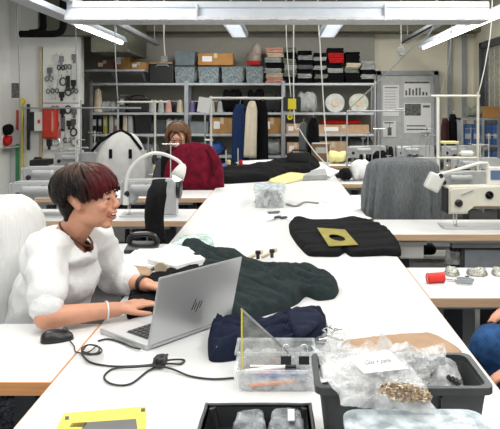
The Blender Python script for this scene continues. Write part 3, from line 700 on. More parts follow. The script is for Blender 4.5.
def reel(x0, x1, zb, m, label):
    r = (px(x1)-px(x0))/2; c = V(((px(x0)+px(x1))/2, 9.86, zb+r))
    t = thing('tape_reel', label, 'reel', (c.x, 9.95, zb), 'round reels on the second shelf')
    MB().lathe(c, [(.02, 0), (r, 0), (r, .012), (r*.9, .014), (r*.9, .15), (r, .152), (r, .165), (.02, .165)], 40, 'y').build('reel_body', m, t)
    MB().lathe(c, [(.02, -.003), (.05, -.006), (.06, 0), (.06, .002), (.02, .002)], 24, 'y').build('hub', beige, t)
reel(326, 345, z2, mat('whitish reel', (.55, .55, .52), .6, var=.12, scale=9), 'larger whitish round reel on the right bay')
reel(350, 369, z2, mat('cream reel', (.55, .55, .46), .6, var=.12, scale=9), 'creamy round reel next to the right upright')
# third shelf
z3 = SZ[2]+.001
for k, (x0, x1, m, lb) in enumerate([(92, 97, blackp, 'black'), (98, 102, blackp, 'narrow black'), (103, 107, olive, 'olive'), (109, 113, lgrey, 'grey'), (114, 118, brown, 'brown'), (123, 127, beige, 'beige'), (128, 132, lgrey, 'light grey')]):
    binder(x0, 116, x1, 134, z3, m, lb+' upright binder on the left bay third shelf')
tub(134, 116, 152, 134, z3, 'black open tub left bay third shelf', blackp, fill=greyf)
tub(155, 120, 166, 134, z3, 'dark tub beside a coil, left bay third shelf', dkgrey, fill=lgrey, n=2)
bundle(167, 183, z3, .24, lgrey, 'silvery wire coil bundle on the shelf above the far woman', name='wire_coil', cat='coil')
tub(189, 122, 209, 134, z3, 'grey tub left of the brown carton, middle bay', mat('grey tub', (.22, .24, .25), .5), fill=lgrey)
carton(211, 117.5, 233, 134, z3, 'square brown carton just left of the navy coat', card)
carton(262, 117.5, 282, 134, z3, 'brown carton just right of the black coat', card)
carton(286, 124, 305, 134, z3, 'flat tan carton under the yellow switch box', mat('tan carton', (.50, .33, .2), .8))
carton(318, 125, 369, 134, z3, 'long tan carton with red cloth on it', mat('tan carton', (.5, .33, .2)), dep=.35)
tag(MB().box(((px(322)+px(362))/2, 10.05, z3+.145+.03), (px(362)-px(322), .2, .06), None, .02).build('cloth_roll', redc, None, True, disp=lambda p: .006*noise.noise(p*20)), 'dark red cloth lying on the long tan carton', 'cloth')
# fourth and lower shelves
z4 = .721
for x0, x1, h, m, lb in [(92, 112, .2, lgrey, 'grey bundle, fourth shelf left'), (113, 135, .22, blackf, 'black bundle, fourth shelf left bay'), (137, 158, .2, greyf, 'dark grey bundle, fourth shelf left bay'), (189, 206, .2, teal, 'mint bundle behind the red jacket, fourth shelf'), (207, 222, .22, blue, 'blue bundle left of the coats, fourth shelf'), (262, 280, .26, lgrey, 'pale bundle right of the coats, fourth shelf')]:
    bundle(x0, x1, z4, h, m, lb)
carton(287, 137, 304, 150, z4+.0, 'lower tan carton, fourth shelf right bay', mat('tan carton', (.5, .33, .2)))
carton(320, 137, 346, 151, z4, 'second lower tan carton, fourth shelf right bay', mat('tan carton', (.5, .33, .2)))
bundle(348, 372, z4, .26, mat('dark shelf goods', (.07, .07, .07), .8), 'dark goods at the right end of the fourth shelf')
for k in range(3):
    for j, (u, w) in enumerate(((.15, .45), (.55, .85))):
        a = SX[k]+(SX[k+1]-SX[k])*u; b = SX[k]+(SX[k+1]-SX[k])*w
        carton(VX+a*F/9.86, 0, VX+b*F/9.86, 15, .381, '%s brown carton near the floor in %s shelving bay' % (['left', 'right'][j], ['the left', 'the middle', 'the right']
        [k]), brown, group='cartons near the floor')
R.seed(77)
for k, (x0, x1, z, h, m, lb) in enumerate([(119, 125, z2, .26, dkgrey, 'dark jar-like box between grey bundle and case'), (136, 148, z3+.275, .0, None, ''), (189, 200, z2+.175, .0, None, '')]):
    if m: binder(x0, 112-h*66, x1, 112, z, m, lb+', second shelf')
for i, (x, c_) in enumerate([(155.5, blackp), (164.8, dkgrey), (173, blackp), (177, dkgrey), (195, blackp), (201, dkgrey), (208, blackp), (216, brown)]):
    t = thing('jar', '%s jar or cone holder, %s from the left on the second shelf' % (['black', 'dark grey'][c_ is dkgrey] if c_ is not brown else 'brown', on[i]), 'jar', (px(x, 10.05), 10.05, z2), 'jars on the second shelf'); c = V(t.location)
    MB().lathe(c, [(.001, 0), (.05, 0), (.052, .14), (.04, .16), (.001, .16)], 16).build('glass_body', c_, t, True); MB().lathe(c+V((0, 0, .16)), [(.001, 0), (.042, 0), (.042, .02), (.001, .02)], 16).build('lid', lgrey, t)
# hanging coats on a rail
t = thing('coat_rail', 'thin rail with coats hung from it before the shelves', 'rail', (px(246, 9.3), 9.3, 0))
MB().cyl((px(205, 9.3), 9.3, pz(99, 9.3)), (px(284, 9.3), 9.3, pz(99, 9.3)), .012).build('rail', chrome, t)
for x in (205, 284): MB().cyl((px(x, 9.3), 9.3, 0), (px(x, 9.3), 9.3, pz(99, 9.3)), .014).build('post', steel, t)
for x in (205, 284): MB().span((px(x, 9.3)-.02, 9.15, 0), (px(x, 9.3)+.02, 9.45, .03)).build('foot', steel, t)
def coat(x0, x1, ytop, ybot, Y, m, label, lean=0):
    a, b = px(x0, Y), px(x1, Y); zt_, zb_ = pz(ytop, Y), pz(ybot, Y); s = MB(); rings = []
    cx, w = (a+b)/2, (b-a)
    for i in range(18):
        v = i/17; sh = math.sqrt(min(1, v*5+.04)); hw = w/2*(.35+.65*sh)*(.9+.12*v)
        rings.append([V((cx+lean*v+hw*math.cos(2*PI*k/40)*(1+.08*math.sin(k*1.7+v*2)), Y+.09*math.sin(2*PI*k/40)*(1+.25*math.sin(k*2.3)), zt_+(zb_-zt_)*v)) for k in range(40)])
    o = s.rings(rings).build('coat', m, None, True); tag(o, label, 'coat', 'coats on the rail')
    MB().tube([(cx, Y, zt_-.03), (cx, Y, zt_+.03), (cx+.015, Y, zt_+.05)], .004).build('hanger_hook', chrome, o); 
    MB().tube([(cx-w*.18, Y-.07, zt_-.04), (cx, Y-.1, zt_-.09), (cx+w*.18, Y-.07, zt_-.04)], .014).build('collar', m, o)
coat(232, 248, 104, 163, 9.35, mat('navy coat cloth', (.02, .04, .11), .85), 'navy blue coat hanging at the left of the rail')
coat(246, 258, 101, 157, 9.18, mat('cream coat cloth', (.72, .64, .50), .85, var=.04), 'cream coat hanging in the middle of the rail', -.03)
coat(257, 268, 101, 163, 9.32, blackf, 'black coat hanging at the right of the rail')
coat(308, 319, 118, 158, 8.9, blackf, 'black garment hanging before the right shelving bay')
coat(299, 308, 122, 158, 9.0, greyf, 'dark grey garment hanging left of the black one, right bay')
# right rear: shelf with blue bins, coats
t = thing('shelving_unit', 'grey rack with blue bins by the right window', 'shelf', (2.6, 9.2, 0))
X0, X1 = px(461, 9.0), 3.0
for y in (118, 145, 172): MB().span((X0, 9.0, pz(y, 9)-.03), (X1, 9.4, pz(y, 9)), .002).build('shelf_board', steel, t)
for x in (X0, px(482, 9), X1-.03): MB().span((x, 8.99, 0), (x+.03, 9.4, pz(118, 9))).build('upright', steel, t)
for r_, (yy, lbr) in enumerate(((145, 'upper'), (172, 'lower'))):
    for k, (x0, x1) in enumerate(((464, 472.5), (473, 481), (485, 492), (492.5, 498.5))):
        a, b = px(x0, 9.02), px(x1, 9.02)
        o = thing('storage_bin', 'blue bin, %s in the %s row of the right rack' % (['first', 'second', 'third', 'fourth'][k], lbr), 'box', ((a+b)/2, 9.15, pz(yy, 9)+.001), 'blue bins in the right rack')
        h = .28
        MB().span((a, 9.03, o.location.z), (b, 9.35, o.location.z+h), .008).build('bin_body', bluep, o)
        MB().span((a+.015, 9.022, o.location.z+h*.3), (b-.015, 9.03, o.location.z+h*.55)).build('label', lgrey, o)
zr = pz(118, 9)+.001
a, b = px(483, 9.05), px(499, 9.05)
t = thing('cardboard_box', 'orange crate on top of the right rack', 'box', ((a+b)/2, 9.1, zr)); MB().span((a, 9.05, zr), (b, 9.3, zr+.15), .006).build('body', mat('orange carton'  , (.5, .3, .1)), t); MB().span((a-.004, 9.045, zr+.13), (b+.004, 9.305, zr+.16)).build('lid', card, t)
bundle(466, 481, zr, .17, ggrey, 'green grey bundle on top of the right rack', Y=9.2)
coat(441, 449, 118, 170, 8.4, mat('dark brown coat', (.05, .02, .02), .8), 'dark brown coat behind the right post')
coat(448, 457, 114, 172, 8.45, blackf, 'black coat behind the right post')
t = thing('thread_cone', 'white thread roll lying on the right machine rail', 'thread', Q(466, 147, 4.97)); MB().cyl(Q(461, 153.5, 4.96), Q(472, 153.5, 4.96), .022).build('thread', paper, t); MB().cyl(Q(459, 153.5, 4.96), Q(474, 153.5, 4.96), .009).build('core', pyellow, t)
t = thing('machine_tray', 'pale long tray on rail under the right post bar', 'tray', Q(452, 143, 5.0)); MB().span(Q(443, 144, 5.0), tuple(Q(459, 141.5, 5.0)+V((0, .1, 0))), .004).build('tray', pyellow, t); MB().span(Q(443, 158, 4.95), tuple(Q(478, 156.5, 4.95)+V((0, .02, 0)))).build('rail', steel, t); MB().cyl(Q(445, 144, 5.03), Q(445, 192, 5.03), .01).cyl(Q(458, 144, 5.03), Q(458, 192, 5.03), .01).build('leg', steel, t)
# clutter along right rows: thread cones, small tools on stands
groups = [(6.05, .75, [(372, blackp), (380, pyellow), (388, paper), (412, pyellow), (419, paper), (426, blackp), (470, paper), (478, pyellow)], 'fourth row'), (7.95, .75, [(335, pyellow), (341, blackp), (363, paper), (368, blackp), (374, pyellow), (381, blackp), (413, paper), (420, pyellow), (427, blackp), (434, paper), (456, blackp), (463, paper), (470, pyellow)], 'farthest row')]
for Y, z, L, rn in groups:
    for k, (x, m) in enumerate(L):
        t = thing('thread_stand', 'thread stand, %s from the left on the %s of right desks' % ((on+['ninth', 'tenth', 'eleventh', 'twelfth', 'thirteenth', 'fourteenth'])[k], rn), 'thread stand', (px(x, Y+.2), Y+.2, z), 'thread stands on the right desks'); c = V(t.location)
        MB().lathe(c, [(.001, 0), (.05, 0), (.05, .012), (.001, .012)], 14).build('base', dkgrey, t)
        H = R.uniform(.2, .42); MB().cyl(c, c+V((0, 0, H)), .005).cyl(c+V((-.02, 0, H)), c+V((.03, 0, H)), .004).build('rod', gmetal, t)
        for j, dx in enumerate((-.025, .03)): MB().lathe(c+V((dx, -.0, .013 if j else .02)), [(.001, 0), (.03, .003), (.018, .12), (.001, .125)], 12).build('thread_cone', m if j else blackp, t, True)
bundle(329, 345, .751, .16, pyellow, 'pale yellow cloth heap on the farthest right desk', Y=8.1)
bundle(352, 371, .751, .2, linen, 'white cloth heap on the fourth right desk', Y=6.2)
bundle(400, 420, .751, .15, blackf, 'black cloth heap on the right desk behind the shawl', Y=5.05)
binder(312, 148, 330, 165, .76, brown, 'brown and black file block standing at far table end', Y=8.35, group=None)
for x0, x1, Yb, h, m, lb in [(372, 392, 8.05, .22, blackf, 'black cloth heap on the farthest right desk before the door'), (405, 418, 8.05, .12, greyf, 'grey cloth heap on the farthest right desk'), (452, 468, 6.15, .16, blackf, 'black cloth heap on the fourth right desk'), (432, 446, 8.05, .16, ggrey, 'grey-green heap near right window end of farthest desk'), (478, 496, 6.15, .12, olive, 'olive heap on the fourth right desk by the edge'), (340, 350, 6.2, .12, blackf, 'small black heap at the table side of the fourth right desk')]:
    bundle(x0, x1, .751, h, m, lb, Y=Yb)
# small goods along left rows
for k, (x, Y, h, m, lb) in enumerate([(96, 5.25, .09, lgrey, 'grey heap right of her hair'), (172, 5.2, .05, redc, 'small red cloth on the silver machine row'), (136, 6.85, .14, ggrey, 'grey-green heap left of the far woman'), (150, 7.0, .12, pyellow, 'pale heap behind the gooseneck lamp'), (222, 6.9, .1, blue, 'blue cloth heap right of the far woman')]):
    bundle(x-7, x+7, .751, h, m, lb, Y=Y)
for k, x in enumerate((98, 106, 146, 152, 163, 216, 226, 238)):
    t = thing('thread_stand', 'thread stand, %s from the left on the far woman row' % on[k], 'thread stand', (px(x, 6.95), 6.95, .75), 'thread stands on the left desks'); c = V(t.location)
    MB().lathe(c, [(.001, 0), (.05, 0), (.05, .012), (.001, .012)], 14).build('base', dkgrey, t)
    MB().cyl(c, c+V((0, 0, .2+.02*(k % 4))), .006).build('rod', wpaint, t)
    MB().lathe(c+V((.03, 0, .013)), [(.001, 0), (.03, .003), (.018, .12), (.001, .125)], 12).build('thread_cone', [paper, blue, pyellow, redc][k % 4], t, True)
# ---------------------------------------------------------------- left wall things
YW = 8.93
a, b = Q(43, 48, YW), Q(79, 150, YW)
t = thing('pegboard', 'white board full of small tools on the left partition', 'board', ((a.x+b.x)/2, YW, b.z))
MB().span((a.x, YW-.01, CZ+.075), (b.x, YW+.02, a.z), .003).span((a.x, YW-.01, b.z), (b.x, YW+.02, CZ+.06), .003).build('panel', wpaint, t)
MB().span((a.x-.05, YW-.012, b.z-.3), (a.x-.01, YW+.02, a.z+.02)).build('wood_strip', mat('pale wood strip', (.5, .42, .28)), t)
MB().span((a.x, YW-.014, CZ+.06), (b.x, YW-.002, CZ+.075)).build('rail', steel, t)
R.seed(11); k = 0; used = []
fam = {'scissors': 'scissors', 'ruler': 'ruler', 'clamp': 'clamp', 'tape_coil': 'coil'}  # clamp here means a loose sewing machine presser foot
rows = [('top', 58), ('second', 70), ('third', 82), ('fourth', 94), ('fifth', 112), ('sixth', 123), ('seventh', 134), ('eighth', 144)]
for ri, (rn, ry) in enumerate(rows):
    for ci in range(5):
        x = 49.5+ci*6.2+R.uniform(-1, 1); y = ry+R.uniform(-1.5, 1.5)
        if ri < 1 and ci in (0, 3): continue
        if ri in (4, 5) and ci == 0: continue
        c = Q(x, y, YW-.022); kind = R.choice(['scissors', 'ruler', 'ruler', 'clamp', 'clamp', 'tape_coil']); m = R.choice([blackp, blackp, dkgrey, greyf, chrome, mdgrey])
        lb = '%s %s, %s from the left in the %s row of the tool board' % ({'black plastic': 'black', 'dark grey plastic': 'dark grey', 'grey knit wool': 'grey', 'bright steel': 'steel', 'mid grey plastic': 'grey'}[m.name], fam[kind], on[ci], rn)
        t = thing(kind, lb, fam[kind], c, 'small tools hung on the white board')
        t.scale = (1.45, 1, 1.35)
        MB().cyl(c+V((0, 0, .05)), c+V((0, .014, .05)), .006).build('hook', chrome, t)
        if kind == 'scissors':
            MB().slab([c+V((-.012, 0, -.07)), c+V((.004, 0, .0)), c+V((.014, 0, -.0)), c+V((0, 0, -.07))], (0, .004, 0)).slab([c+V((.012, .004, -.07)), c+V((-.014, .004, 0)), c+V((-.004, .004, 0)), c+V((0.004, .004, -.07))], (0, .004, 0)).build('blades', chrome, t)
            for sx in (-1, 1): MB().tube([c+V((sx*.02+.016*math.cos(q_*.785), .002, .025+.024*math.sin(q_*.785))) for q_ in range(9)], .006).build('handle_ring', m, t)
        elif kind == 'ruler': MB().span(c+V((-.02, 0, -.1)), c+V((.02, .005, .055))).build('blade', m, t)
        elif kind == 'clamp': MB().box(c, (.05, .012, .06), None, .004).box(c+V((0, 0, -.045)), (.025, .01, .04)).build('foot_plate', m, t)
        else: MB().tube([c+V((.03*math.cos(q_*.785), 0, .015+.04*math.sin(q_*.785))) for q_ in range(9)], .008).build('coil', m, t)
t = thing('extinguisher_box', 'red rounded holder with pale stripe on the left partition', 'holder', Q(49, 140, YW-.1))
a, b = Q(41.5, 107, YW-.14), Q(56, 139, YW-.14)
MB().span((a.x, YW-.14, b.z), (b.x, YW-.015, a.z), .03).build('body', red, t)
MB().span((b.x-.06, YW-.145, b.z+.1), (b.x-.035, YW-.139, a.z-.06)).build('stripe', pink, t); MB().span((a.x+.02, YW-.142, a.z-.04), (b.x-.02, YW-.138, a.z-.02)).build('seam', brown, t)
t = thing('wall_box', 'white switch cabinet with black side left of the red holder', 'cabinet', Q(37, 132, YW-.1))
a, b = Q(34, 112, YW-.12), Q(41, 131, YW-.12)
MB().span((a.x, YW-.12, b.z), (b.x+.02, YW-.01, a.z), .006).build('body', wpaint, t); MB().span((Q(31, 0, YW).x, YW-.11, b.z), (a.x, YW-.01, a.z)).build('side', blackp, t)
MB().box(((a.x+b.x)/2+.02, YW-.127, (a.z+b.z)/2), (.03, .014, .05), None, .003).build('switch', red, t)
def stick(x0, y0, x1, y1, Y, r, m, name, label, cat):
    tag(MB().slab([Q(x0-r, y0, Y), Q(x0+r, y0, Y), Q(x1+r, y1, Y), Q(x1-r, y1, Y)], (0, .03, 0)).build(name, m), label, cat)
stick(22, 98, 21.5, 213, 8.88, 1.1, mat('yellow level paint', (.6, .5, .12), .5), 'spirit_level', 'long yellow level standing at the left wall', 'level')
stick(17, 144, 17, 213, 8.88, 1.5, mat('green paint', (.04, .25, .10), .5), 'green_tube', 'green tube leaning left of the yellow level', 'tube')
stick(17, 110, 17, 130, 8.92, .8, red, 'red_tape', 'thin red strip above the green tube', 'strip')
stick(28, 104, 28, 150, 8.92, 1.3, blackp, 'hanging_tool', 'long black tool hanging left of the switch cabinet', 'tool')
stick(4, 90, 5, 145, 8.92, .5, dkgrey, 'hanging_tool', 'thin dark rod hanging at the left picture edge', 'tool')
stick(82, 104, 82, 150, 8.6, 1.4, blackp, 'hanging_tool', 'black strap hanging beside the first upright', 'strap')
tag(MB().lathe(Q(21.5, 101, 8.86), [(.001, 0), (.035, 0), (.035, .05), (.001, .05)], 14, 'y').build('level_hook', yplastic), 'round yellow hook above the long yellow level', 'hook')
poster(11, 82, 20, 99, 'small dark photo sheet on the left wall', [(.08, .06, .92, .94)], Yp=8.949)
bundle(0, 10, .926, .15, redc, 'red cloth bundle at the left picture edge', Y=8.78)
bundle(3, 11, 1.07, .16, blackf, 'black cloth bundle above the red one at left', Y=8.78)
pbox('wall_ledge', 'narrow ledge carrying red and black bundles at left', 'ledge', 2, 147, 12, 148.5, 8.6, .345, lgrey)
t = thing('tool_case', 'black case with small handle on a cream box at left', 'case', Q(38, 168, 7.6)); a, b = Q(29, 160, 7.6), Q(47, 166, 7.6)
MB().span((a.x, 7.6, b.z), (b.x, 7.85, a.z), .012).build('body', blackp, t); MB().tube([Q(34, 160, 7.7), Q(35, 158, 7.7), Q(41, 158, 7.7), Q(42, 160, 7.7)], .012).build('handle', blackp, t)
pbox('storage_box', 'cream box under the black case at left', 'box', 30, 166.2, 52, 171, 7.6, .25, mat('cream box', (.6, .58, .42)))
pbox('cabinet', 'grey low cabinet under the cream box at left', 'cabinet', 26, 171.2, 56, 240, 7.6, .35, lgrey)
# ---------------------------------------------------------------- laptop
ZT = .7505
B1 = P(146.5, 351, ZT); B2 = P(229.5, 321, ZT); u = (B2-B1).normalized(); v = V((-u.y, u.x, 0)); Wd = (B2-B1).length
t = thing('laptop', 'open silver laptop seen from behind on the long table', 'laptop', B1+u*Wd/2)
def fr(a, b_, c): return B1+u*a+v*b_+V((0, 0, c))
def lbox(a0, a1, b0, b1, c0, c1, bev=0):
    s = MB(); s.box((0, 0, 0), (a1-a0, b1-b0, c1-c0), None, bev)
    M = Matrix.Translation(fr((a0+a1)/2, (b0+b1)/2, (c0+c1)/2)) @ Matrix(((u.x, v.x, 0, 0), (u.y, v.y, 0, 0), (0, 0, 1, 0), (0, 0, 0, 1)))
    bmesh.ops.transform(s.b, matrix=M, verts=s.b.verts); return s
lbox(0, Wd, 0, .225, .0, .016, .004).build('base', silver, t)
lbox(.03, Wd-.03, .035, .135, .016, .0165).build('keyboard_well', dkgrey, t)
s = None
kb = MB()
for r_ in range(5):
    for c_ in range(14):
        M = fr(.035+(c_+.5)*(Wd-.07)/14, .042+r_*.019+.008, .0178)
        kb.box(M, ((Wd-.07)/14*.82, .0155, .002), Matrix(((u.x, v.x, 0), (u.y, v.y, 0), (0, 0, 1))))
kb.build('keyboard', blackp, t)
lbox(Wd/2-.055, Wd/2+.055, .145, .205, .016, .0163).build('touchpad', mat('touchpad grey', (.45, .46, .47), .3), t)
al = math.radians(14); Lh = .212
def lid(a, h, o): # a along, h up the lid, o outwards thickness (toward -v)
    return B1+u*a-v*(math.sin(al)*h+math.cos(al)*o)+V((0, 0, .012+math.cos(al)*h-math.sin(al)*o))
def lidslab(a0, a1, h0, h1, o0, o1, bev=0):
    s = MB(); s.slab([lid(a0, h0, o0), lid(a1, h0, o0), lid(a1, h1, o0), lid(a0, h1, o0)], lid(a0, h0, o1)-lid(a0, h0, o0))
    if bev: bmesh.ops.bevel(s.b, geom=[e for e in s.b.edges], offset=bev, segments=2, affect='EDGES')
    return s
lidp = lidslab(0, Wd, .004, Lh, 0, .007, .0025).build('lid', silver, t)
lidslab(.006, Wd-.006, .012, Lh-.006, -.0008, -.0001).build('screen', lens_m, lidp)
s = MB()   # mark on the lid: four slanted strokes
cx_, ch = Wd*.5, Lh*.42
def stroke(a, h, L, w=.0035, sl=.35):
    s.slab([lid(cx_+a+sl*h, ch+h, .0071), lid(cx_+a+w+sl*h, ch+h, .0071), lid(cx_+a+w+sl*(h+L), ch+h+L, .0071), lid(cx_+a+sl*(h+L), ch+h+L, .0071)], lid(0, 0, .0004)-lid(0, 0, 0))
for a, h, L in ((.016, -.012, .034), (.006, -.012, .021), (-.006, -.022, .034), (-.016, -.012, .021)): stroke(-a-.002, h, L)
s.build('logo', mat('black lid mark', (.03, .03, .03), .2), lidp)
lbox(.02, Wd-.02, -.006, .004, .004, .014, .002).build('hinge', silver, t)
# ---------------------------------------------------------------- mouse
mc = P(57, 340, ZT)
t = thing('computer_mouse', 'black computer mouse on the orange-edged desk', 'mouse', mc)
rr = rotz(.5)
s = MB(); rings = []
for i in range(14):
    a_ = PI*i/13; x = -.047*math.cos(a_); w = .029*(math.sin(a_)**.55)*(1.0-.08*math.cos(a_)) if 0 < i < 13 else .002; h = .032*(math.sin(a_)**.6)*(1+.25*math.cos(a_*1.0)) if 0 < i < 13 else .004
    rings.append([mc+rr @ V((x, w*math.cos(2*PI*k/20), max(0, h*math.sin(PI*k/10)) if k <= 10 else 0)) for k in range(20)])
s.rings(rings); s.build('body', blackp, t, True)
MB().tube([mc+rr @ V((x, 0, z)) for x, z in ((.0, .034), (.015, .033), (.03, .028))], .0012).build('button_seam', lgrey, t)
MB().lathe(mc+rr @ V((.024, 0, .029)), [(.001, -.004), (.008, -.004), (.008, .004), (.001, .004)], 14, 'y').build('scroll_wheel', greyf, t)
def wire(name, label, pts, r, m=blackp, cat='cable'):
    pp = [P(x, y, z) for x, y, z in pts]; o = MB().tube(curve_pts(pp, 7), r, 7).build(name, m, None, True); return tag(o, label, cat)
L = .754
wire('mouse_cable', 'thin black cable from the mouse to the coil by the laptop', [(69, 340, .757), (74, 346, L), (76, 352, L), (88, 352, L), (96, 346, L)], .0018)
loops = []
for k in range(26):
    a_ = k*.9; loops.append((92+9*math.cos(a_)+R.uniform(-2, 2), 350+4.5*math.sin(a_)+R.uniform(-1, 1), L+.0012*k))
wire('cable_coil', 'tangled black cable coil left of the laptop', loops, .0022)
wire('power_cable', 'black cable loop with a tie in front of the laptop', [(81, 353, L), (90, 362, L), (110, 366, L), (135, 366, L), (155, 364, L+.006), (170, 360, L+.008), (184, 360, L), (180, 364, L), (165, 364, L+.004), (148, 371, L), (130, 384, L), (112, 384, L), (104, 377, L), (113, 369, L), (135, 367, L+.005), (155, 366, L+.008), (172, 369, L+.004), (190, 376, L), (212, 379, L), (234, 378, L)], .0026)
wire('adapter_cable', 'short black cable between coil and laptop corner', [(98, 341, L), (108, 339, L), (120, 342, L), (132, 347, L+.002), (140, 349, L+.003)], .0028)
s = MB()
for k in range(7): s.tube([P(160, 361, .768)+V((.017*math.cos(q_*.7+k*.5), .012*math.sin(q_*.7+k), .012*math.sin(q_*.7+k*.9))) for q_ in range(10)], .0035)
tag(s.ell(P(160, 361, .768), (.014, .012, .012)).build('cable_knot', blackp, None, True), 'black knot tying the cable loop in front of the laptop', 'cable tie')
# ---------------------------------------------------------------- yellow envelope
t = thing('envelope', 'yellow envelope with dark panel at the bottom of the picture', 'envelope', P(100, 429, ZT))
e4 = [P(64, 415, ZT), P(146, 408, ZT), P(146, 448, ZT), P(46, 452, ZT)]
sheet('paper_body', e4, ZT, yellow, .004, t)
sheet('dark_panel', [P(85, 422.5, .7547), P(136, 419, .7547), P(140, 446, .7547), P(72, 447, .7547)], .7547, mat('grey print', (.13, .13, .13)), .0005, t)
for c in ((67, 418), (143, 410)): sheet('corner_fastener', [P(c[0]-2, c[1]-1.2, .7548), P(c[0]+2, c[1]-1.6, .7548), P(c[0]+2, c[1]+1.5, .7548), P(c[0]-2, c[1]+1.8, .7548)], .7548, dkgrey, .001, t)
s = MB()
for k in range(4): 
    a, b = P(72+k*3.4, 423-k*.2, .7547), P(74+k*3.4, 427, .7547); s.span((a.x, b.y, .7547), (b.x, a.y, .7552))
s.build('stamp', olive, t)
# ---------------------------------------------------------------- cloths on the table
def outl(pts, z=ZT): return [P(x, y, z) for x, y in pts]
tag(cloth('trousers', outl([(180, 251), (186, 246), (196, 246), (215, 254), (240, 261), (262, 266), (285, 272), (305, 273), (320, 275), (332, 282), (339, 291), (334, 299), (318, 301), (306, 297), (298, 304), (285, 310), (262, 317), (245, 322), (225, 325), (205, 322), (203, 300), (206, 283), (196, 268), (185, 260)]), ZT, .055, green_f, edge=.035, fold=.8, wl=.055, ang=-.85, step=.010, seed=4, wob=1.0), 'dark bottle green trousers crumpled behind the laptop', 'trousers')
tag(cloth('black_fabric', outl([(128, 300), (135, 291), (150, 280), (175, 272), (196, 268), (204, 276), (200, 296), (185, 312), (165, 318), (140, 322), (127, 318)]), ZT, .032, blackf, edge=.012, fold=.35, wl=.06, ang=.6, seed=9), 'black fabric held under the laughing woman hands', 'fabric')
tag(cloth('black_garment', outl([(289, 224), (296, 220), (315, 222), (335, 222), (352, 219), (366, 222), (381, 226), (392, 234), (399, 243), (401, 256), (385, 256), (352, 257), (345, 253), (338, 257), (322, 257), (308, 256), (297, 245), (290, 234)]), ZT, .028, blackf, edge=.03, fold=.4, wl=.09, ang=.3, seed=21, step=.016), 'black garment spread flat with the olive card on it', 'garment')
zc_ = .783
t = thing('pattern_card', 'olive cardboard template with an oval hole on the black garment', 'card', P(338, 238, zc_))
o4 = [P(317, 228, zc_), P(345, 230, zc_), P(358, 245, zc_), P(329, 246.5, zc_)]
cc = P(337, 238, zc_); s = MB(); N = 32
def quadpt(f):
    f = (f % 1)*4; i = int(f); return o4[i].lerp(o4[(i+1) % 4], f-i)
# radial strip between oval hole and the card outline
ins, outs = [], []
for k in range(N):
    op = quadpt(k/N+.0); d_ = (op-cc); d_.z = 0; an = math.atan2(d_.y/1.8, d_.x)
    ins.append(cc+V((.037*math.cos(an)-.012*math.sin(an), .085*math.sin(an), 0))); outs.append(op)
up = V((0, 0, .0025))
s.rings([[p for p in ins], [p for p in outs], [p+up for p in outs], [p+up for p in ins]], cap=False, close=True)
s.build('card_frame', olive, t)
tag(cloth('black_fabric', outl([(216, 175), (225, 171), (245, 171), (262, 169), (280, 164), (296, 160), (314, 160), (321, 167), (312, 172), (290, 176), (272, 181), (245, 183), (228, 184), (214, 183)]), ZT, .10, blackf, edge=.12, fold=.35, wl=.12, ang=.2, seed=31, step=.035), 'long black fabric heap at the far end of the tables', 'fabric')
tag(cloth('yellow_pattern_paper', outl([(268, 182), (276, 176), (286, 173), (305, 176), (318, 177), (300, 181), (285, 184)]), ZT+.003, .03, pyellow, edge=.1, fold=.3, wl=.2, seed=8, step=.03), 'pale yellow paper lying in front of the black heap', 'paper')
def stackp(pts, n, z, label, m=paper, dt=.004, jit=.01, name='paper_stack'):
    t = thing(name, label, 'papers', (sum(p.x for p in pts)/len(pts), sum(p.y for p in pts)/len(pts), z))
    for k in range(n):
        dx, dy = (R.uniform(-jit, jit), R.uniform(-jit, jit)) if k else (0, 0)
        sheet('sheet', [V((p.x+dx, p.y+dy)) for p in pts], z+k*dt, m, dt*.9, t)
    return t
stackp(outl([(303, 181), (313, 175), (325, 173), (327, 180)]), 5, ZT, 'grey flat pattern pieces stacked at the right far table edge', lgrey, .01)
stackp(outl([(310, 172), (322, 166), (340, 172), (330, 178)]), 3, ZT, 'pale papers at the right far corner of the tables', paper, .005)
stackp(outl([(222, 170), (240, 163), (282, 161), (285, 168), (240, 170)]), 3, ZT, 'white papers behind the long black heap', paper, .01)
stackp(outl([(279, 210), (334, 205), (372, 219), (300, 225), (287, 220)]), 4, ZT, 'big white paper sheets above the black garment', paper, .0015, .006)
stackp(outl([(318, 199), (345, 195), (378, 206), (350, 212)]), 2, ZT, 'white paper at the right table edge by the shawl', paper, .002, .006)
stackp(outl([(325, 316), (368, 314), (375, 328), (330, 331)]), 1, ZT, 'single white sheet right of the navy pouch', paper, .001)
stackp(outl([(209, 185), (243, 184), (247, 192), (243, 196)]), 1, ZT, 'faint white sheet near the far left table edge', paper, .001)
# black case at far end
t = thing('laptop_case', 'closed black case standing upright on the far table', 'case', P(299, 170, .76)); a, b = Q(287, 151, 7.2), Q(310, 163, 7.2)
MB().span((a.x, 7.2, .77), (b.x, 7.26, a.z-.02), .012).build('shell', blackp, t); MB().tube([(a.x+.05, 7.19, a.z-.03), (a.x+.06, 7.19, a.z+.01), (b.x-.06, 7.19, a.z+.01), (b.x-.05, 7.19, a.z-.03)], .009).build('handle', blackp, t)
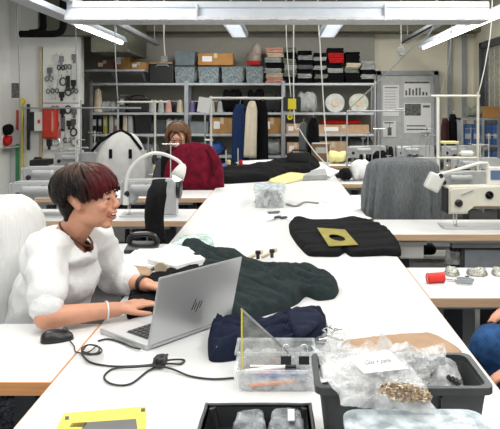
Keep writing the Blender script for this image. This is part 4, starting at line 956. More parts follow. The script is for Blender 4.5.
# clear box of buckles
def clearbox(name, label, x0, x1, y0, y1, z0, h, fillfn=None, lidm=None, m=None, wall=.003):
    t = thing(name, label, 'box', ((x0+x1)/2, (y0+y1)/2, z0)); m = m or clear
    o = lambda g, z: [V((x0+g, y0+g, z)), V((x1-g, y0+g, z)), V((x1-g, y1-g, z)), V((x0+g, y1-g, z))]
    s = MB(); s.rings([o(.008, z0), o(0, z0+h), o(wall, z0+h), o(.008+wall, z0+wall)])
    s.build('box_body', m, t)
    s = MB(); s.rings([o(-.005, z0+h-.006), o(-.005, z0+h), o(wall, z0+h), o(wall, z0+h-.006)], cap=False, close=True); s.build('rim', clear if m is clear else m, t)
    return t
a, b = P(254, 208, ZT), P(285, 208, ZT)
t = clearbox('clear_box', 'clear lidded box of buckles in the middle of the long table', a.x, b.x, a.y, a.y+.32, ZT, .125)
s = MB()
for k in range(60): s.ell((R.uniform(a.x+.02, b.x-.02), a.y+R.uniform(.03, .28), ZT+R.uniform(.015, .095)), (R.uniform(.012, .03), R.uniform(.01, .03), R.uniform(.006, .014)), Matrix.Rotation(R.uniform(-1, 1), 3, 'Y'), 8)
tag(s.build('buckle_pile', mat('grey buckles', (.30, .31, .32), .35, .4, var=.6, scale=60), t), kind='stuff')
MB().span((a.x-.006, a.y-.006, ZT+.125), (b.x+.006, a.y+.326, ZT+.137), .003).build('lid', frost, t)
stackp(outl([(246, 206), (253, 203), (253, 209), (247, 210)]), 1, ZT, 'small white card left of the clear buckle box', paper, .003)
wpts = [P(x, y, .756) for x, y in ((287, 204), (296, 206), (305, 202), (318, 203))]
tag(MB().tube(curve_pts(wpts), .012, 8, .4).build('zipper_strip', mat('grey zipper', (.22, .22, .2), .5)), 'grey zipper strip right of the clear buckle box', 'zipper')
stackp(outl([(267, 212), (280, 211), (279, 213.5), (269, 214)]), 1, ZT, 'small grey swatch below the clear buckle box', greyf, .003)
# scissors on the table
def scissor(label, x0, y0, x1, y1, z=ZT, hm=None):
    a, b = P(x0, y0, z+.004), P(x1, y1, z+.004); d_ = (b-a); L_ = d_.length; d_.normalize(); n_ = V((-d_.y, d_.x, 0))
    t = thing('scissors', label, 'scissors', a)
    for sg in (-1, 1):
        MB().slab([a+d_*L_*.0, a+d_*L_*.55+n_*sg*.004, a+d_*L_*.6-n_*sg*.008], (0, 0, .003)).build('blade', chrome, t)
        c = a+d_*L_*.82+n_*sg*.022
        MB().tube([c+d_*.03*math.cos(q_*.785)+n_*.016*math.sin(q_*.785)+V((0, 0, .004)) for q_ in range(9)], .005).build('handle_ring', hm or blackp, t)
scissor('small dark scissors left of the big white sheets', 266, 222, 284, 217)
s = None
scissor('steel scissors with black grip on the nearest right desk', 441, 279, 470, 282, ZT, mat('scissor grip', (.25, .27, .3), .3))
# wooden pegs
for k, (x0, y0, x1, y1) in enumerate(((248, 258, 262, 252), (262, 257, 276, 250))):
    lb = ['left wooden peg strip with black clip above the trousers', 'right wooden peg strip with black clip above the trousers'][k]
    a, b = P(x0, y0, .757), P(x1, y1, .757); t = thing('clothes_peg', lb, 'peg', a)
    MB().tube([a, b], .006).tube([a+V((.01, .03, 0)), b+V((.0, .03, 0))], .006).build('peg_arm', mat('pale peg wood', (.6, .5, .34)), t)
    c = P((x0+x1)/2+3, (y0+y1)/2+4, .757); MB().cyl(c, c+V((0, 0, .035)), .008).box(c+V((0, 0, .03)), (.024, .018, .016), None, .003).build('clip', blackp, t)
# mint plastic bag + papers on left
tag(cloth('plastic_bag', outl([(168, 252), (173, 245), (185, 241), (200, 240), (212, 241), (214, 247), (205, 250), (190, 250), (175, 255)]), ZT, .045, mat('mint bag film', (.50, .66, .60), .35, var=.35, scale=40), edge=.05, fold=.5, wl=.04, seed=5), 'mint green crumpled plastic bag left of the trousers', 'bag')
stackp(outl([(148, 268), (170, 252), (190, 256), (206, 268), (176, 276)]), 9, ZT, 'thick pile of white papers beside the trousers', paper, .0045, .012)
stackp(outl([(118, 266), (140, 248), (176, 252), (152, 268)], .765), 3, .7625, 'white loose papers next to the black phone', paper, .003, .01)
t = thing('desk_phone', 'black phone set on the desk behind the loose papers', 'phone', P(142, 249, ZT)); c = P(142, 248, .765)
MB().box(c, (.15, .12, .03), Matrix.Rotation(.2, 3, 'X'), .008).build('base', blackp, t)
MB().tube(curve_pts([c+V((-.07, .03, .02)), c+V((-.05, .03, .055)), c+V((.04, .03, .058)), c+V((.07, .03, .02))]), .014).build('handset', blackp, t)
tag(cloth('kraft_scrap', outl([(120, 271), (140, 268), (152, 271), (150, 277), (126, 278)]), ZT, .02, kraft, edge=.03, fold=.3, seed=2), 'brown kraft wrapper by her left sleeve', 'paper')
t = thing('tape_dispenser', 'beige tape roll beside the brown kraft wrapper', 'tape', P(163, 268, ZT+.05)); c = P(161, 268, ZT+.042)
MB().lathe(c, [(.014, -.01), (.024, -.01), (.024, .01), (.014, .01)], 20, 'y').build('tape', beige, t); MB().box(c+V((0, 0, -.03)), (.05, .035, .02), None, .004).build('stand', lgrey, t)
# ---------------------------------------------------------------- navy pouch
zp = ZT
def ridge(p): return 0
tag(cloth('navy_pouch', outl([(208, 335), (214, 327), (232, 327), (262, 324), (288, 320), (296, 312), (318, 314), (327, 322), (326, 338), (312, 346), (285, 350), (250, 353), (222, 357), (209, 355)], ZT+.015), ZT, .066, navy_f, edge=.025, fold=.7, wl=.035, ang=.55, step=.007, seed=14), 'navy cloth pouch with folded flap in front of the laptop', 'pouch')
o = cloth('navy_flap', outl([(286, 313), (300, 308), (318, 311), (323, 318), (308, 332), (296, 334)], .815), .808, .016, navy_f, edge=.02, fold=.4, seed=15, step=.008)
o.location = o.location; tag(o, 'raised navy cloth flap lying on the pouch right end', 'cloth')
c = P(222, 349, .776); s = MB()
for k in range(3): s.box(c+V((0, -.012, .006*k)), (.03, .003, .003), Matrix.Rotation(-.2, 3, 'Y'))
tag(s.build('striped_label', paper), 'white striped label on the navy pouch left end', 'label')
# ---------------------------------------------------------------- clear pen boxes
a, b = P(236, 393, ZT), P(320, 390, ZT)
bx0, bx1, by0 = a.x, b.x, a.y
clearbox('pen_box', 'near clear box of pens and notions', bx0, bx1-.004, by0, by0+.085, ZT, .055)
clearbox('pen_box', 'second clear box of notions behind the near pen box', bx0-.005, bx1-.01, by0+.09, by0+.19, ZT, .065)
R.seed(5)
cols = [('orange', mat('orange pen', (.85, .25, .05), .4)), ('blue', blue), ('white', paper), ('grey', mdgrey), ('pink', mat('pink marker', (.8, .1, .3), .4)), ('silver', chrome), ('dark blue', navy_f), ('clear grey', lgrey)]
for k in range(12):
    cnm, m = cols[k % 8]; far = k >= 7; yy = by0+(.10 if far else .012)+(k % 7)*.010; zz = ZT+.014+(k % 3)*.013
    x0 = bx0+.02+R.uniform(0, .02); x1 = x0+R.uniform(.11, .15); tl = R.uniform(-.004, .012)
    t = thing('pen', '%s pen, %s from the front in the %s clear box' % (cnm, on[k % 7 if not far else k-7], 'second' if far else 'near'), 'pen', (x0, yy, zz), 'pens in the clear boxes')
    MB().cyl((x0, yy, zz), (x1-.03, yy, zz+tl), .0045).build('barrel', m, t)
    MB().cyl((x1-.03, yy, zz+tl), (x1-.003, yy, zz+tl), .0052, .0045).build('cap', [blackp, m][k % 2], t)
def binderclip(c, label):
    t = thing('binder_clip', label, 'clip', c, 'black binder clips on the pen boxes'); c = V(c)
    MB().slab([c+V((-.013, -.008, -.006)), c+V((-.013, .008, -.006)), c+V((-.013, .0015, .012)), c+V((-.013, -.0015, .012))], (.026, 0, 0)).build('clip_body', blackp, t)
    for sg in (-1, 1): MB().tube(curve_pts([c+V((-.006, sg*.002, .012)), c+V((-.009, sg*.008, .03)), c+V((0, sg*.01, .038)), c+V((.009, sg*.008, .03)), c+V((.006, sg*.002, .012))], 3), .0012, 6).build('wire_handle', chrome, t)
binderclip(P(286, 361, .812), 'left black binder clip clamped on the clear box'); binderclip(P(304, 361, .812), 'right black binder clip clamped on the clear box')
# notions bundle right of boxes
t = thing('pin_tray', 'clear tray of pins and clips against the big crate', 'tray', P(330, 352, ZT)); a, b = P(318, 354, ZT), P(348, 340, ZT)
MB().span((.085, 1.80, ZT), (.19, 1.92, ZT+.03), .004).build('tray_body', clear, t)
s = MB()
for k in range(16):
    c = V((R.uniform(.10, .18), R.uniform(1.81, 1.91), ZT+.035+R.uniform(0, .008))); s.tube([c, c+V((R.uniform(-.03, .03), R.uniform(-.03, .03), .004))], .002)
tag(s.build('pins', chrome, t), kind='stuff')
for k, (x0, x1, y0_, y1_, hh, lb) in enumerate([(bx0+.01, bx0+.09, .012, .07, .030, 'pale film packet at the left of the near pen box'), (bx0+.10, bx1-.02, .012, .07, .026, 'pale film packet at the right of the near pen box'), (bx0+.01, bx0+.10, .10, .18, .05, 'film packet of grey parts in the second clear box, left'), (bx0+.11, bx1-.03, .10, .18, .045, 'film packet of grey parts in the second clear box, right')]):
    tag(cloth('film_packet', [(x0, by0+y0_), (x1, by0+y0_), (x1, by0+y1_), (x0, by0+y1_)], ZT+.004, hh, film('parts packet film', (.50, .52, .53), .5, .12, .9), edge=.012, fold=.6, wl=.018, seed=k+40, step=.006), lb, 'packet')
# set square standing
yq = by0+.06
p0, p1, p2 = V((P(241, 380, .79).x*0+(241-VX)*yq/F, yq, ZT+.03)), V(((241-VX)*yq/F, yq, CZ-(308-VY)*yq/F)), V(((290-VX)*yq/F, yq+.02, CZ-(357-VY)*yq/F))
t = thing('set_square', 'yellow-tinted transparent set square standing in the near clear box', 'set square', p0)
MB().slab([p0, p1, p2], (0, .002, 0)).build('plate', film('set square acrylic', (.8, .82, .7), .12), t)
MB().slab([p0, p1, p1+V((.004, 0, -.006)), p0+V((.004, 0, 0))], (0, -.0012, 0)).build('yellow_scale', yplastic, t)
MB().tube([p1+V((.0, .001, -.002)), p2+V((0, .001, 0))], .0028, 6).build('steel_edge', mat('grey steel edge', (.35, .35, .36), .3, .5), t)
# ---------------------------------------------------------------- black tray bottom
t = thing('black_tray', 'shallow black tray of clear packets at the bottom centre', 'tray', (-.06, 1.3, ZT))
xA, xB, yA, yB, H = -.165, .058, 1.16, 1.41, .045
o = lambda g, z: [V((xA+g, yA+g, z)), V((xB-g, yA+g, z)), V((xB-g, yB-g, z)), V((xA+g, yB-g, z))]
s = MB(); s.rings([o(.012, ZT), o(0, ZT+H), o(.007, ZT+H), o(.018, ZT+.006)]); bmesh.ops.bevel(s.b, geom=[e for e in s.b.edges if abs(e.verts[0].co.z-e.verts[1].co.z) > .01], offset=.012, segments=3, affect='EDGES')
s.build('tray_body', blackp, t)
s = MB(); g = o(-.001, ZT+H); s.tube(curve_pts([g[0]+V((.02, 0, 0)), g[1]-V((.02, 0, 0)), g[1]+V((0, .02, 0)), g[2]-V((0, .02, 0)), g[2]-V((.02, 0, 0)), g[3]+V((.02, 0, 0)), g[3]-V((0, .02, 0)), g[0]+V((0, .02, 0)), g[0]+V((.02, 0, 0))], 4), .004, 8).build('rim', dkgrey, t, True)
for k, (x0, x1, lb) in enumerate([(-.105, -.035, 'left clear packet in the black tray'), (-.032, .045, 'right clear packet with white tag in the black tray')]):
    tag(cloth('clear_packet', [(x0, 1.2), (x1, 1.19), (x1-.002, 1.392), (x0+.004, 1.395)], ZT+.007, .037, film('thin packet film', (.42, .45, .47), .5, .08, .9), edge=.01, fold=.35, wl=.02, seed=k, step=.006), lb, 'packet', 'clear packets in the tray')
c = P(320, 410, ZT+.035); c.x = .005
tag(MB().box((.017, 1.36, ZT+.047), (.014, .05, .002)).box((.017, 1.355, ZT+.0485), (.006, .014, .0006)).build('white_tag', paper), 'narrow white tag lying on the packets in the black tray', 'tag')
# ---------------------------------------------------------------- dark crate
t = thing('storage_crate', 'large dark grey crate full of clear bags at lower right', 'crate', (.23, 1.35, ZT))
xA, xB, yA, yB, H = .066, .405, 1.255, 1.43, .150
o = lambda g, z: [V((xA+g, yA+g, z)), V((xB-g, yA+g, z)), V((xB-g, yB-g, z)), V((xA+g, yB-g, z))]
def rounded(g, z, r=.02):
    pts = []; x0, x1, y0, y1 = xA+g, xB-g, yA+g, yB-g
    for cx, cy, a0 in ((x1-r, y1-r, 0), (x0+r, y1-r, PI/2), (x0+r, y0+r, PI), (x1-r, y0+r, 1.5*PI)):
        for k in range(5): a_ = a0+k*PI/8; pts.append(V((cx+r*math.cos(a_), cy+r*math.sin(a_), z)))
    return pts
crm = mat('dark crate plastic', (.055, .06, .062), .45, var=.25, scale=9)
MB().rings([rounded(.022, ZT), rounded(.006, ZT+H-.012), rounded(.0095, ZT+H-.012), rounded(.0245, ZT+.004)]).build('crate_body', crm, t)
MB().rings([rounded(-.004, ZT+H-.014), rounded(-.004, ZT+H), rounded(.008, ZT+H), rounded(.008, ZT+H-.014)], cap=False, close=True).build('rim', crm, t)
for rx in (xA+.12, xB-.1): MB().span((rx, yA, ZT+.02), (rx+.004, yA+.02, ZT+H-.02)).build('rib', crm, t)
def bag(label, c, r, m, seed, am=.02, name='plastic_bag', rm=.008):
    s = MB(); c = V(c); s.ell(c, r, None, 24); R.seed(seed)
    for k in range(7):
        a_ = R.uniform(0, 2*PI); s.ell(c+V((math.cos(a_)*r[0]*.6, math.sin(a_)*r[1]*.6, R.uniform(-.3, .8)*r[2])), (r[0]*.4, r[1]*.5, r[2]*.45), None, 14)
    o = s.build(name, m, None, True, remesh=rm, sm=1, disp=lambda p: am*(1-2*abs(noise.noise(p*16+V((seed, 0, 0)))))*.5+am*.4*noise.noise(p*45))
    return tag(o, label, 'bag')
bag('white crumpled plastic in the left half of the dark crate', (.125, 1.35, ZT+.12), (.05, .06, .04), mat('white crumpled film', (.72, .72, .72), .3, bump=.6, bscale=30), 3, .012)
bag('grey bag of parts at the bottom right of the dark crate', (.29, 1.36, ZT+.075), (.075, .055, .05), bagf, 6, .014)
tag(cloth('plastic_bag', [(.255, 1.37), (.30, 1.425), (.335, 1.42), (.375, 1.34), (.36, 1.29), (.32, 1.28)], ZT+.10, .075, film('shiny bag film', (.62, .63, .64), .6, .1, .9), edge=.03, fold=.7, wl=.03, seed=12, step=.007), 'shiny clear bag slanting over the right of the dark crate', 'bag')
s = MB()
for k in range(7): s.tube([V((.30+.008*k, 1.37-.009*k, ZT+.125)), V((.315+.006*k, 1.325-.007*k, ZT+.15))], .0045)
tag(s.build('dark_clips', blackp), 'bundle of dark clips inside the shiny bag', 'clips')
# big bag in front
def pouch(label, c, ex, ey, w, h, d, m, seed, cr=.010, nu=34, nv=28, corner=.0, name='plastic_bag'):
    c, ex, ey = V(c), V(ex).normalized(), V(ey).normalized(); n = ex.cross(ey).normalized(); s = MB(); G = {}
    for sd in (0, 1):
        for i in range(nu+1):
            for j in range(nv+1):
                ed = i in (0, nu) or j in (0, nv)
                if sd and ed: G[sd, i, j] = G[0, i, j]; continue
                u, v = i/nu, j/nv
                q_ = V((u*6+seed, v*5, sd*7)); bul = (min(1, 4*u*(1-u)*1.6)*min(1, 4*v*(1-v)*1.7))**.6
                x = (u-.5)*w*(1+.10*noise.noise(V((seed, v*3, 1)))); y = v*h*(1+.16*noise.noise(V((u*2.6, seed, 2))))
                if j == nv: y += corner*abs(noise.noise(V((u*5, seed, 9))))*3
                z = (d/2*bul*(1 if sd == 0 else -1)) + cr*(1-2.4*abs(noise.noise(q_)))*(.4+.6*bul) + cr*.6*noise.noise(q_*2.7)
                G[sd, i, j] = s.b.verts.new(c+ex*x+ey*y+n*z)
    for sd in (0, 1):
        for i in range(nu):
            for j in range(nv):
                f = [G[sd, i, j], G[sd, i+1, j], G[sd, i+1, j+1], G[sd, i, j+1]]
                try: s.b.faces.new(f if sd == 0 else f[::-1])
                except ValueError: pass
    return tag(s.build(name, m, None, False), label, 'bag')
bagc = film('clear bag film glossy', (.86, .87, .87), .34, .08, .9)
EX = V((1, .04, -.10)); EY = V((-.05, .115, .068))
pouch('big clear plastic bag of brown sequins lying over the frosted box', (.188, 1.128, .915), EX, EY, .178, .135, .030, bagc, 17, .007)
pouch('clear bag corner standing up behind the handwritten note', (.185, 1.30, .875), (1, -.1, .05), (-.15, .2, .9), .175, .085, .03, bagc, 31, .008, corner=.02)
pouch('crumpled clear bag in the middle of the dark crate', (.27, 1.33, .86), (1, .25, -.1), (.1, .2, .9), .12, .09, .05, bagc, 44, .010)
s = MB(); R.seed(9); exn, eyn = EX.normalized(), EY.normalized(); nn = exn.cross(eyn).normalized()
if nn.z < 0: nn = -nn
for k in range(320):
    a_ = R.uniform(0, 2*PI); rr_ = R.random()**.5
    cq = V((.222, 1.128, .915))+exn*(.045*rr_*math.cos(a_))+eyn*(.026+.019*math.sin(a_)*rr_)+nn*(.014+.012*(1-rr_)*R.random()*1.5)
    s.box(cq, (.007, .0055, .0012), Matrix.Rotation(R.uniform(-2, 2), 3, 'X') @ Matrix.Rotation(R.uniform(-2, 2), 3, 'Z'))
tag(s.build('sequins', gold, None), 'heap of brown-gold sequins in the big clear bag', 'sequins', kind='stuff')
# note with handwriting, under the film near the top of the bag
o_n = V((.188, 1.128, .915))+nn*.031
def np_(a, b): return o_n+exn*a+eyn*b
n0, n1, n2, n3 = np_(-.046, .086), np_(-.030, .050), np_(.060, .070), np_(.044, .112)
t = thing('paper_note', 'white handwritten note on the big clear plastic bag', 'note', n1)
MB().slab([n0, n1, n2, n3], nn*.0008).build('sheet', paper, t)
cu = bpy.data.curves.new('txt', 'FONT'); cu.body = 'Glas + pelle'; cu.size = .013; cu.extrude = .0002; cu.shear = .35
to = bpy.data.objects.new('txt', cu); C.objects.link(to); bpy.context.view_layer.update()
me = bpy.data.meshes.new_from_object(to.evaluated_get(bpy.context.evaluated_depsgraph_get())); bpy.data.objects.remove(to)
ux = (n2-n1).normalized(); uy = nn.cross(ux).normalized()
if uy.z < 0: uy = -uy
bs = n1.lerp(n2, .20)+(n0-n1)*.45+nn*.0010
me.transform(Matrix(((ux.x*.8, uy.x, nn.x, bs.x), (ux.y*.8, uy.y, nn.y, bs.y), (ux.z*.8, uy.z, nn.z, bs.z), (0, 0, 0, 1))))
me.transform(Matrix.Translation(-t.location)); me.materials.clear(); me.materials.append(mat('pencil ink', (.12, .12, .14), .7))
o_ = bpy.data.objects.new('handwriting', me); C.objects.link(o_); o_.parent = t
# flat white paper at left of crate
tag(MB().slab([Q(318, 371, 1.38), Q(318, 384, 1.30), Q(345, 378, 1.30), Q(351, 362, 1.38)], (0, 0, .0015)).build('paper_sheet', paper), 'white sheet sticking out of the left of the dark crate', 'paper')
# frosted box front right
xA, xB, yA, yB, H = .105, .350, 1.0, 1.165, .150
t = thing('lidded_box', 'frosted bluish lidded box at the bottom right', 'box', ((xA+xB)/2, 1.08, ZT))
MB().rings([rounded(.012, ZT), rounded(.004, ZT+H-.01)]).build('box_body', frost, t)
MB().rings([rounded(0, ZT+H-.01, .03), rounded(0, ZT+H, .03), rounded(.012, ZT+H+.003, .03), rounded(.02, ZT+H-.001, .02)]).build('lid', frost, t)
# brown paper
tag(cloth('kraft_paper', outl([(345, 341), (425, 333), (447, 341), (462, 352), (454, 362), (350, 362)]), ZT, .006, kraft, edge=.01, fold=.3, wl=.1, seed=3), 'brown kraft paper lying behind the dark crate', 'paper')
# right near desk goods
c = P(427.5, 278, ZT+.02); c2 = P(443.5, 277, ZT+.02)
t = thing('thread_spool', 'red thread spool lying on the nearest right desk', 'spool', P(435, 282, ZT))
MB().cyl(c, c2, .0195, None, 20).build('thread', mat('red thread', (.75, .03, .02), .6), t)
for cc_ in (c, c2): MB().cyl(cc_-V((.002, 0, 0)), cc_+V((.002, 0, 0)), .021, None, 20).build('flange', red, t)
tag(MB().lathe(P(467, 279.5, ZT), [(.001, 0), (.008, 0), (.008, .014), (.001, .014)], 12).build('black_stopper', blackp), 'small black stopper beside the steel scissors', 'stopper')
for k, (x0, x1) in enumerate([(444, 460), (466, 488), (491, 510)]):
    tag(cloth('metal_trim', outl([(x0, 273), (x0+2, 270), (x1-3, 271), (x1, 275), (x1-5, 277), (x0+3, 276)]), ZT, .018, mat('pewter trim', (.32, .32, .28), .35, .5, var=.6, scale=120), edge=.01, fold=.6, wl=.015, seed=k, step=.007), ['metal trim heap nearest the red spool', 'metal trim heap in the middle of the near right desk', 'metal trim heap at the right picture edge'][k], 'trim', 'metal trims on the near right desk')
stackp(outl([(414, 272), (440, 270), (444, 276), (425, 277)]), 1, ZT, 'thin white strip left of the red spool', paper, .002)
# ---------------------------------------------------------------- people
hair_m = None
def hairmat(name, c_low, c_top, c_front, zlo, zhi):
    m = bpy.data.materials.new(name); m.use_nodes = True; nt = m.node_tree; b = nt.nodes['Principled BSDF']; b.inputs['Roughness'].default_value = .5; b.inputs['Specular IOR Level'].default_value = .25
    at = nt.nodes.new('ShaderNodeVertexColor'); at.layer_name = 'dye'
    n = nt.nodes.new('ShaderNodeTexNoise'); n.inputs['Scale'].default_value = 90
    tc = nt.nodes.new('ShaderNodeTexCoord'); nt.links.new(tc.outputs['Object'], n.inputs['Vector'])
    mx = nt.nodes.new('ShaderNodeMix'); mx.data_type = 'RGBA'; mx.blend_type = 'MULTIPLY'; mx.inputs[0].default_value = .6
    nt.links.new(at.outputs['Color'], mx.inputs[6]); nt.links.new(n.outputs['Fac'], mx.inputs[7]); nt.links.new(mx.outputs[2], b.inputs['Base Color'])
    return m
def head_blobs(s, H, Rm, k=1.0):
    T = lambda x, y, z: H+Rm @ (V((x, y, z))*k)
    e = lambda c, r, rot=None: s.ell(T(*c), [q_*k for q_ in r], Rm @ rot if rot else Rm, 20)
    e((-.015, 0, .045), (.094, .074, .083)); e((.030, 0, -.015), (.056, .062, .082)); e((.022, 0, -.058), (.056, .054, .042)); e((.060, 0, -.088), (.022, .025, .018))
    e((-.0, .034, -.055), (.055, .025, .030)); e((-.0, -.034, -.055), (.055, .025, .030))
    for y in (-1, 1):
        e((.056, y*.036, -.020), (.027, .023, .021)); e((.076, y*.024, .028), (.014, .026, .010))
        e((-.012, y*.074, -.004), (.015, .007, .026), Matrix.Rotation(-.2, 3, 'Y')); e((-.020, y*.080, .004), (.012, .006, .020), Matrix.Rotation(-.2, 3, 'Y'))
        e((.099, y*.011, -.024), (.010, .008, .008))
        e((.079, y*.032, -.004), (.011, .016, .0055)); e((.078, y*.032, .012), (.012, .017, .006))
    e((.058, 0, .045), (.034, .055, .035))
    s.cap(T(.084, 0, .012), T(.106, 0, -.017), .0085*k, .0105*k)
    e((.088, 0, -.043), (.013, .022, .0065)); e((.083, 0, -.067), (.014, .019, .007)); e((.080, 0, -.036), (.012, .026, .010))
def hand(s, wr, d, up, side, curl=.5, k=1.0):
    d = V(d).normalized(); up = V(up); up = (up-d*up.dot(d)).normalized(); sd = d.cross(up)*side   # sd points to the thumb side
    for j in range(4):
        o = (j-1.5)*-.019*k
        kn = wr+d*(.088-.004*abs(j-1))*k+sd*o
        s.cap(wr+d*.01*k+sd*o*.6, kn, .0135*k, .0105*k)
        L_ = [.040, .046, .042, .032][j]*k; p = kn; dd = d.copy(); r_ = .0088*k
        for g in range(3):
            ax = d.cross(up); ang = curl*(.35+.55*g)*.8
            dv = (d*math.cos(ang)-up*math.sin(ang)).normalized(); q_ = p+dv*L_*(1, .65, .5)[g]
            s.cap(p, q_, r_*(1-.1*g), r_*(1-.1*(g+1))); p = q_
    s.ell(wr+d*.05*k, (.036*k,)*3 if False else (.02*k, .02*k, .02*k))
    b0 = wr+d*.02*k+sd*.022*k; b1 = b0+(d*.7+sd*.75-up*.2).normalized()*.042*k; b2 = b1+(d*.95+sd*.25-up*.25).normalized()*.03*k; b3 = b2+(d-up*.3).normalized()*.024*k
    s.cap(b0, b1, .0145*k, .0108*k); s.cap(b1, b2, .0108*k, .0095*k); s.cap(b2, b3, .0095*k, .0078*k)
def hair_mesh(name, H, Rm, parent, colf, endf, nl=230, base=((-.028, 0, .052), (.108, .088, .094)), k=1.0, vox=.006, extra=(), seed=3, swing=0.0):
    T = lambda p: H+Rm @ (V(p)*k)
    bc, br = base; s = MB(); rnd = random.Random(seed)
    # cap: revolved rows from crown down to the ends at each azimuth
    na = 64; rows = []
    for i in range(17):
        ring = []
        for j in range(na):
            az = 2*PI*j/na; pe = endf(az); po = .02+(pe-.02)*i/16
            r_ = (1 if i < 15 else .93)+.02*math.sin(az*23+i*.3)
            ring.append(T((bc[0]+br[0]*r_*math.sin(po)*math.cos(az), bc[1]+br[1]*r_*math.sin(po)*math.sin(az), bc[2]+br[2]*r_*math.cos(po))))
        rows.append(ring)
    inn = [[H+Rm @ (V(bc)*k)+(p-(H+Rm @ (V(bc)*k)))*.86 for p in r] for r in rows[::-1]]
    s.rings(rows+inn)
    for e_ in extra: s.ell(T(e_[0]), [q_*k for q_ in e_[1]], Rm)
    for q_ in range(nl):
        az = rnd.uniform(0, 2*PI); st = rnd.uniform(.0, .75); pe = endf(az)*rnd.uniform(.93, 1.08); lift = rnd.uniform(.99, 1.06); r0 = rnd.uniform(.004, .009); pts = []; rs = []
        for i in range(8):
            f = i/7; po = pe*(st+(1-st)*f)+.02; a2 = az+swing*f+.06*math.sin(f*5+q_)
            rr_ = lift+.025*math.sin(f*PI)
            if f > .85: rr_ += rnd.uniform(-.02, .06)
            pts.append(T((bc[0]+br[0]*rr_*math.sin(po)*math.cos(a2), bc[1]+br[1]*rr_*math.sin(po)*math.sin(a2), bc[2]+br[2]*rr_*math.cos(po))))
            rs.append(r0*k*(.5+.9*math.sin(PI*min(1, f*.85+.15)) if f < 1 else .12))
        s.tube(pts, rs, 6)
    for q_ in range(nl//3):
        az = rnd.uniform(0, 2*PI); p0_ = rnd.uniform(.2, 1.2); pts = []; da = rnd.uniform(-.35, .35); dp = rnd.uniform(.25, .5)
        for i in range(5):
            f = i/4; po = p0_+dp*f; a2 = az+da*f; rr_ = 1.0+.085*f*f
            pts.append(T((bc[0]+br[0]*rr_*math.sin(po)*math.cos(a2), bc[1]+br[1]*rr_*math.sin(po)*math.sin(a2), bc[2]+br[2]*rr_*math.cos(po))))
        s.tube(pts, [.004*k, .0055*k, .005*k, .0032*k, .0006], 5)
    b = s.b; m = hairmat(name+' colour', 0, 0, 0, 0, 0)
    o = s.build('hair', m, parent, True)
    me = o.data; vc = me.color_attributes.new('dye', 'FLOAT_COLOR', 'POINT'); W = parent.matrix_basis.to_translation(); w = V((0, 0, 0)); pp = parent
    while pp: w += pp.location; pp = pp.parent
    Ri = Rm.transposed()
    for i, v_ in enumerate(me.vertices):
        l = (Ri @ (v_.co+w-H))/k; c = colf(l); vc.data[i].color = (*c, 1)
    return o
def face_bits(H, Rm, t, smile=True, k=1.0, lipm=None, browm=None):
    T = lambda x, y, z: H+Rm @ (V((x, y, z))*k); E = lambda s, c, r: s.ell(T(*c), [q_*k for q_ in r], Rm, 14)
    for y in (-.032, .032):
        e = E(MB(), (.0800, y, .004), (.0085, .0105, .0035)).build('eye', eyew, t, True)
        E(MB(), (.0872, y, .0035), (.002, .0042, .003)).build('iris', mat('dark iris', (.03, .015, .01), .2), e, True)
        s = MB(); s.tube(curve_pts([T(.087, y-.013, .005), T(.0915, y-.004, .0105), T(.0905, y+.006, .0105), T(.084, y+.014, .005)], 4), .0018*k, 6); s.build('eyelashes', blackp, t)
        s = MB(); s.tube(curve_pts([T(.086, y-.017, .024), T(.093, y-.003, .031), T(.088, y+.017, .026)] if y < 0 else [T(.088, y-.017, .026), T(.093, y+.003, .031), T(.086, y+.017, .024)], 4), [.0015*k]+[.0032*k]*7+[.0015*k], 6); s.build('eyebrow', browm or mat('brow hair', (.05, .02, .012), .8), t)
    if smile:
        E(MB(), (.0865, 0, -.0545), (.0085, .021, .008)).build('mouth', mat('mouth inside', (.12, .015, .012), .5), t, True)
        E(MB(), (.0905, 0, -.0515), (.0075, .0185, .0042)).build('teeth', teethm, t, True)
        s = MB(); s.tube(curve_pts([T(.078, -.026, -.050), T(.095, -.011, -.0455), T(.0975, 0, -.0465), T(.095, .011, -.0455), T(.078, .026, -.050)], 4), .0032*k, 8)
        s.tube(curve_pts([T(.078, -.026, -.050), T(.091, -.011, -.0645), T(.093, 0, -.066), T(.091, .011, -.0645), T(.078, .026, -.050)], 4), .0036*k, 8); s.build('lips', lipm or lips_m, t, True)
    else:
        s = MB(); s.tube(curve_pts([T(.082, -.022, -.054), T(.099, 0, -.050), T(.082, .022, -.054)], 4), .003*k, 8).tube(curve_pts([T(.082, -.020, -.056), T(.097, 0, -.060), T(.082, .020, -.056)], 4), .0034*k, 8); s.build('lips', lipm or lips_m, t, True)
# ---- the laughing woman
H = V((-.653, 2.20, 1.128)); yaw = -.16
Rm = rotz(yaw) @ Matrix.Rotation(-.05, 3, 'Y')
t = thing('person', 'laughing woman in white blouse with short dark red hair sitting at the long table', 'person', (-.87, 2.28, 0))
shN, shF = V((-.765, 2.11, .972)), V((-.70, 2.42, .965)); elN, elF = V((-.728, 1.995, .797)), V((-.64, 2.46, .80))
wrN, wrF = V((-.535, 2.10, .79)), V((-.485, 2.33, .805))
pel = V((-.90, 2.30, .56)); ch = V((-.775, 2.265, .88))
s = MB()
s.cap(pel, ch, .105, .105); s.cap(V((-.79, 2.21, .93)), V((-.75, 2.34, .93)), .07, .07); s.cap(V((-.745, 2.24, .985)), H+V((-.015, 0, -.05)), .056, .050)
s.cap(V((-.75, 2.235, .985)), shN+V((0, .03, .01)), .05, .04); s.cap(V((-.74, 2.28, .985)), shF+V((0, -.03, .01)), .05, .04)
s.ell((-.74, 2.25, .935), (.055, .09, .05))
s.cap(shN, elN, .042, .036); s.cap(elN, wrN, .036, .024); s.cap(shF, elF, .042, .036); s.cap(elF, wrF, .036, .024)
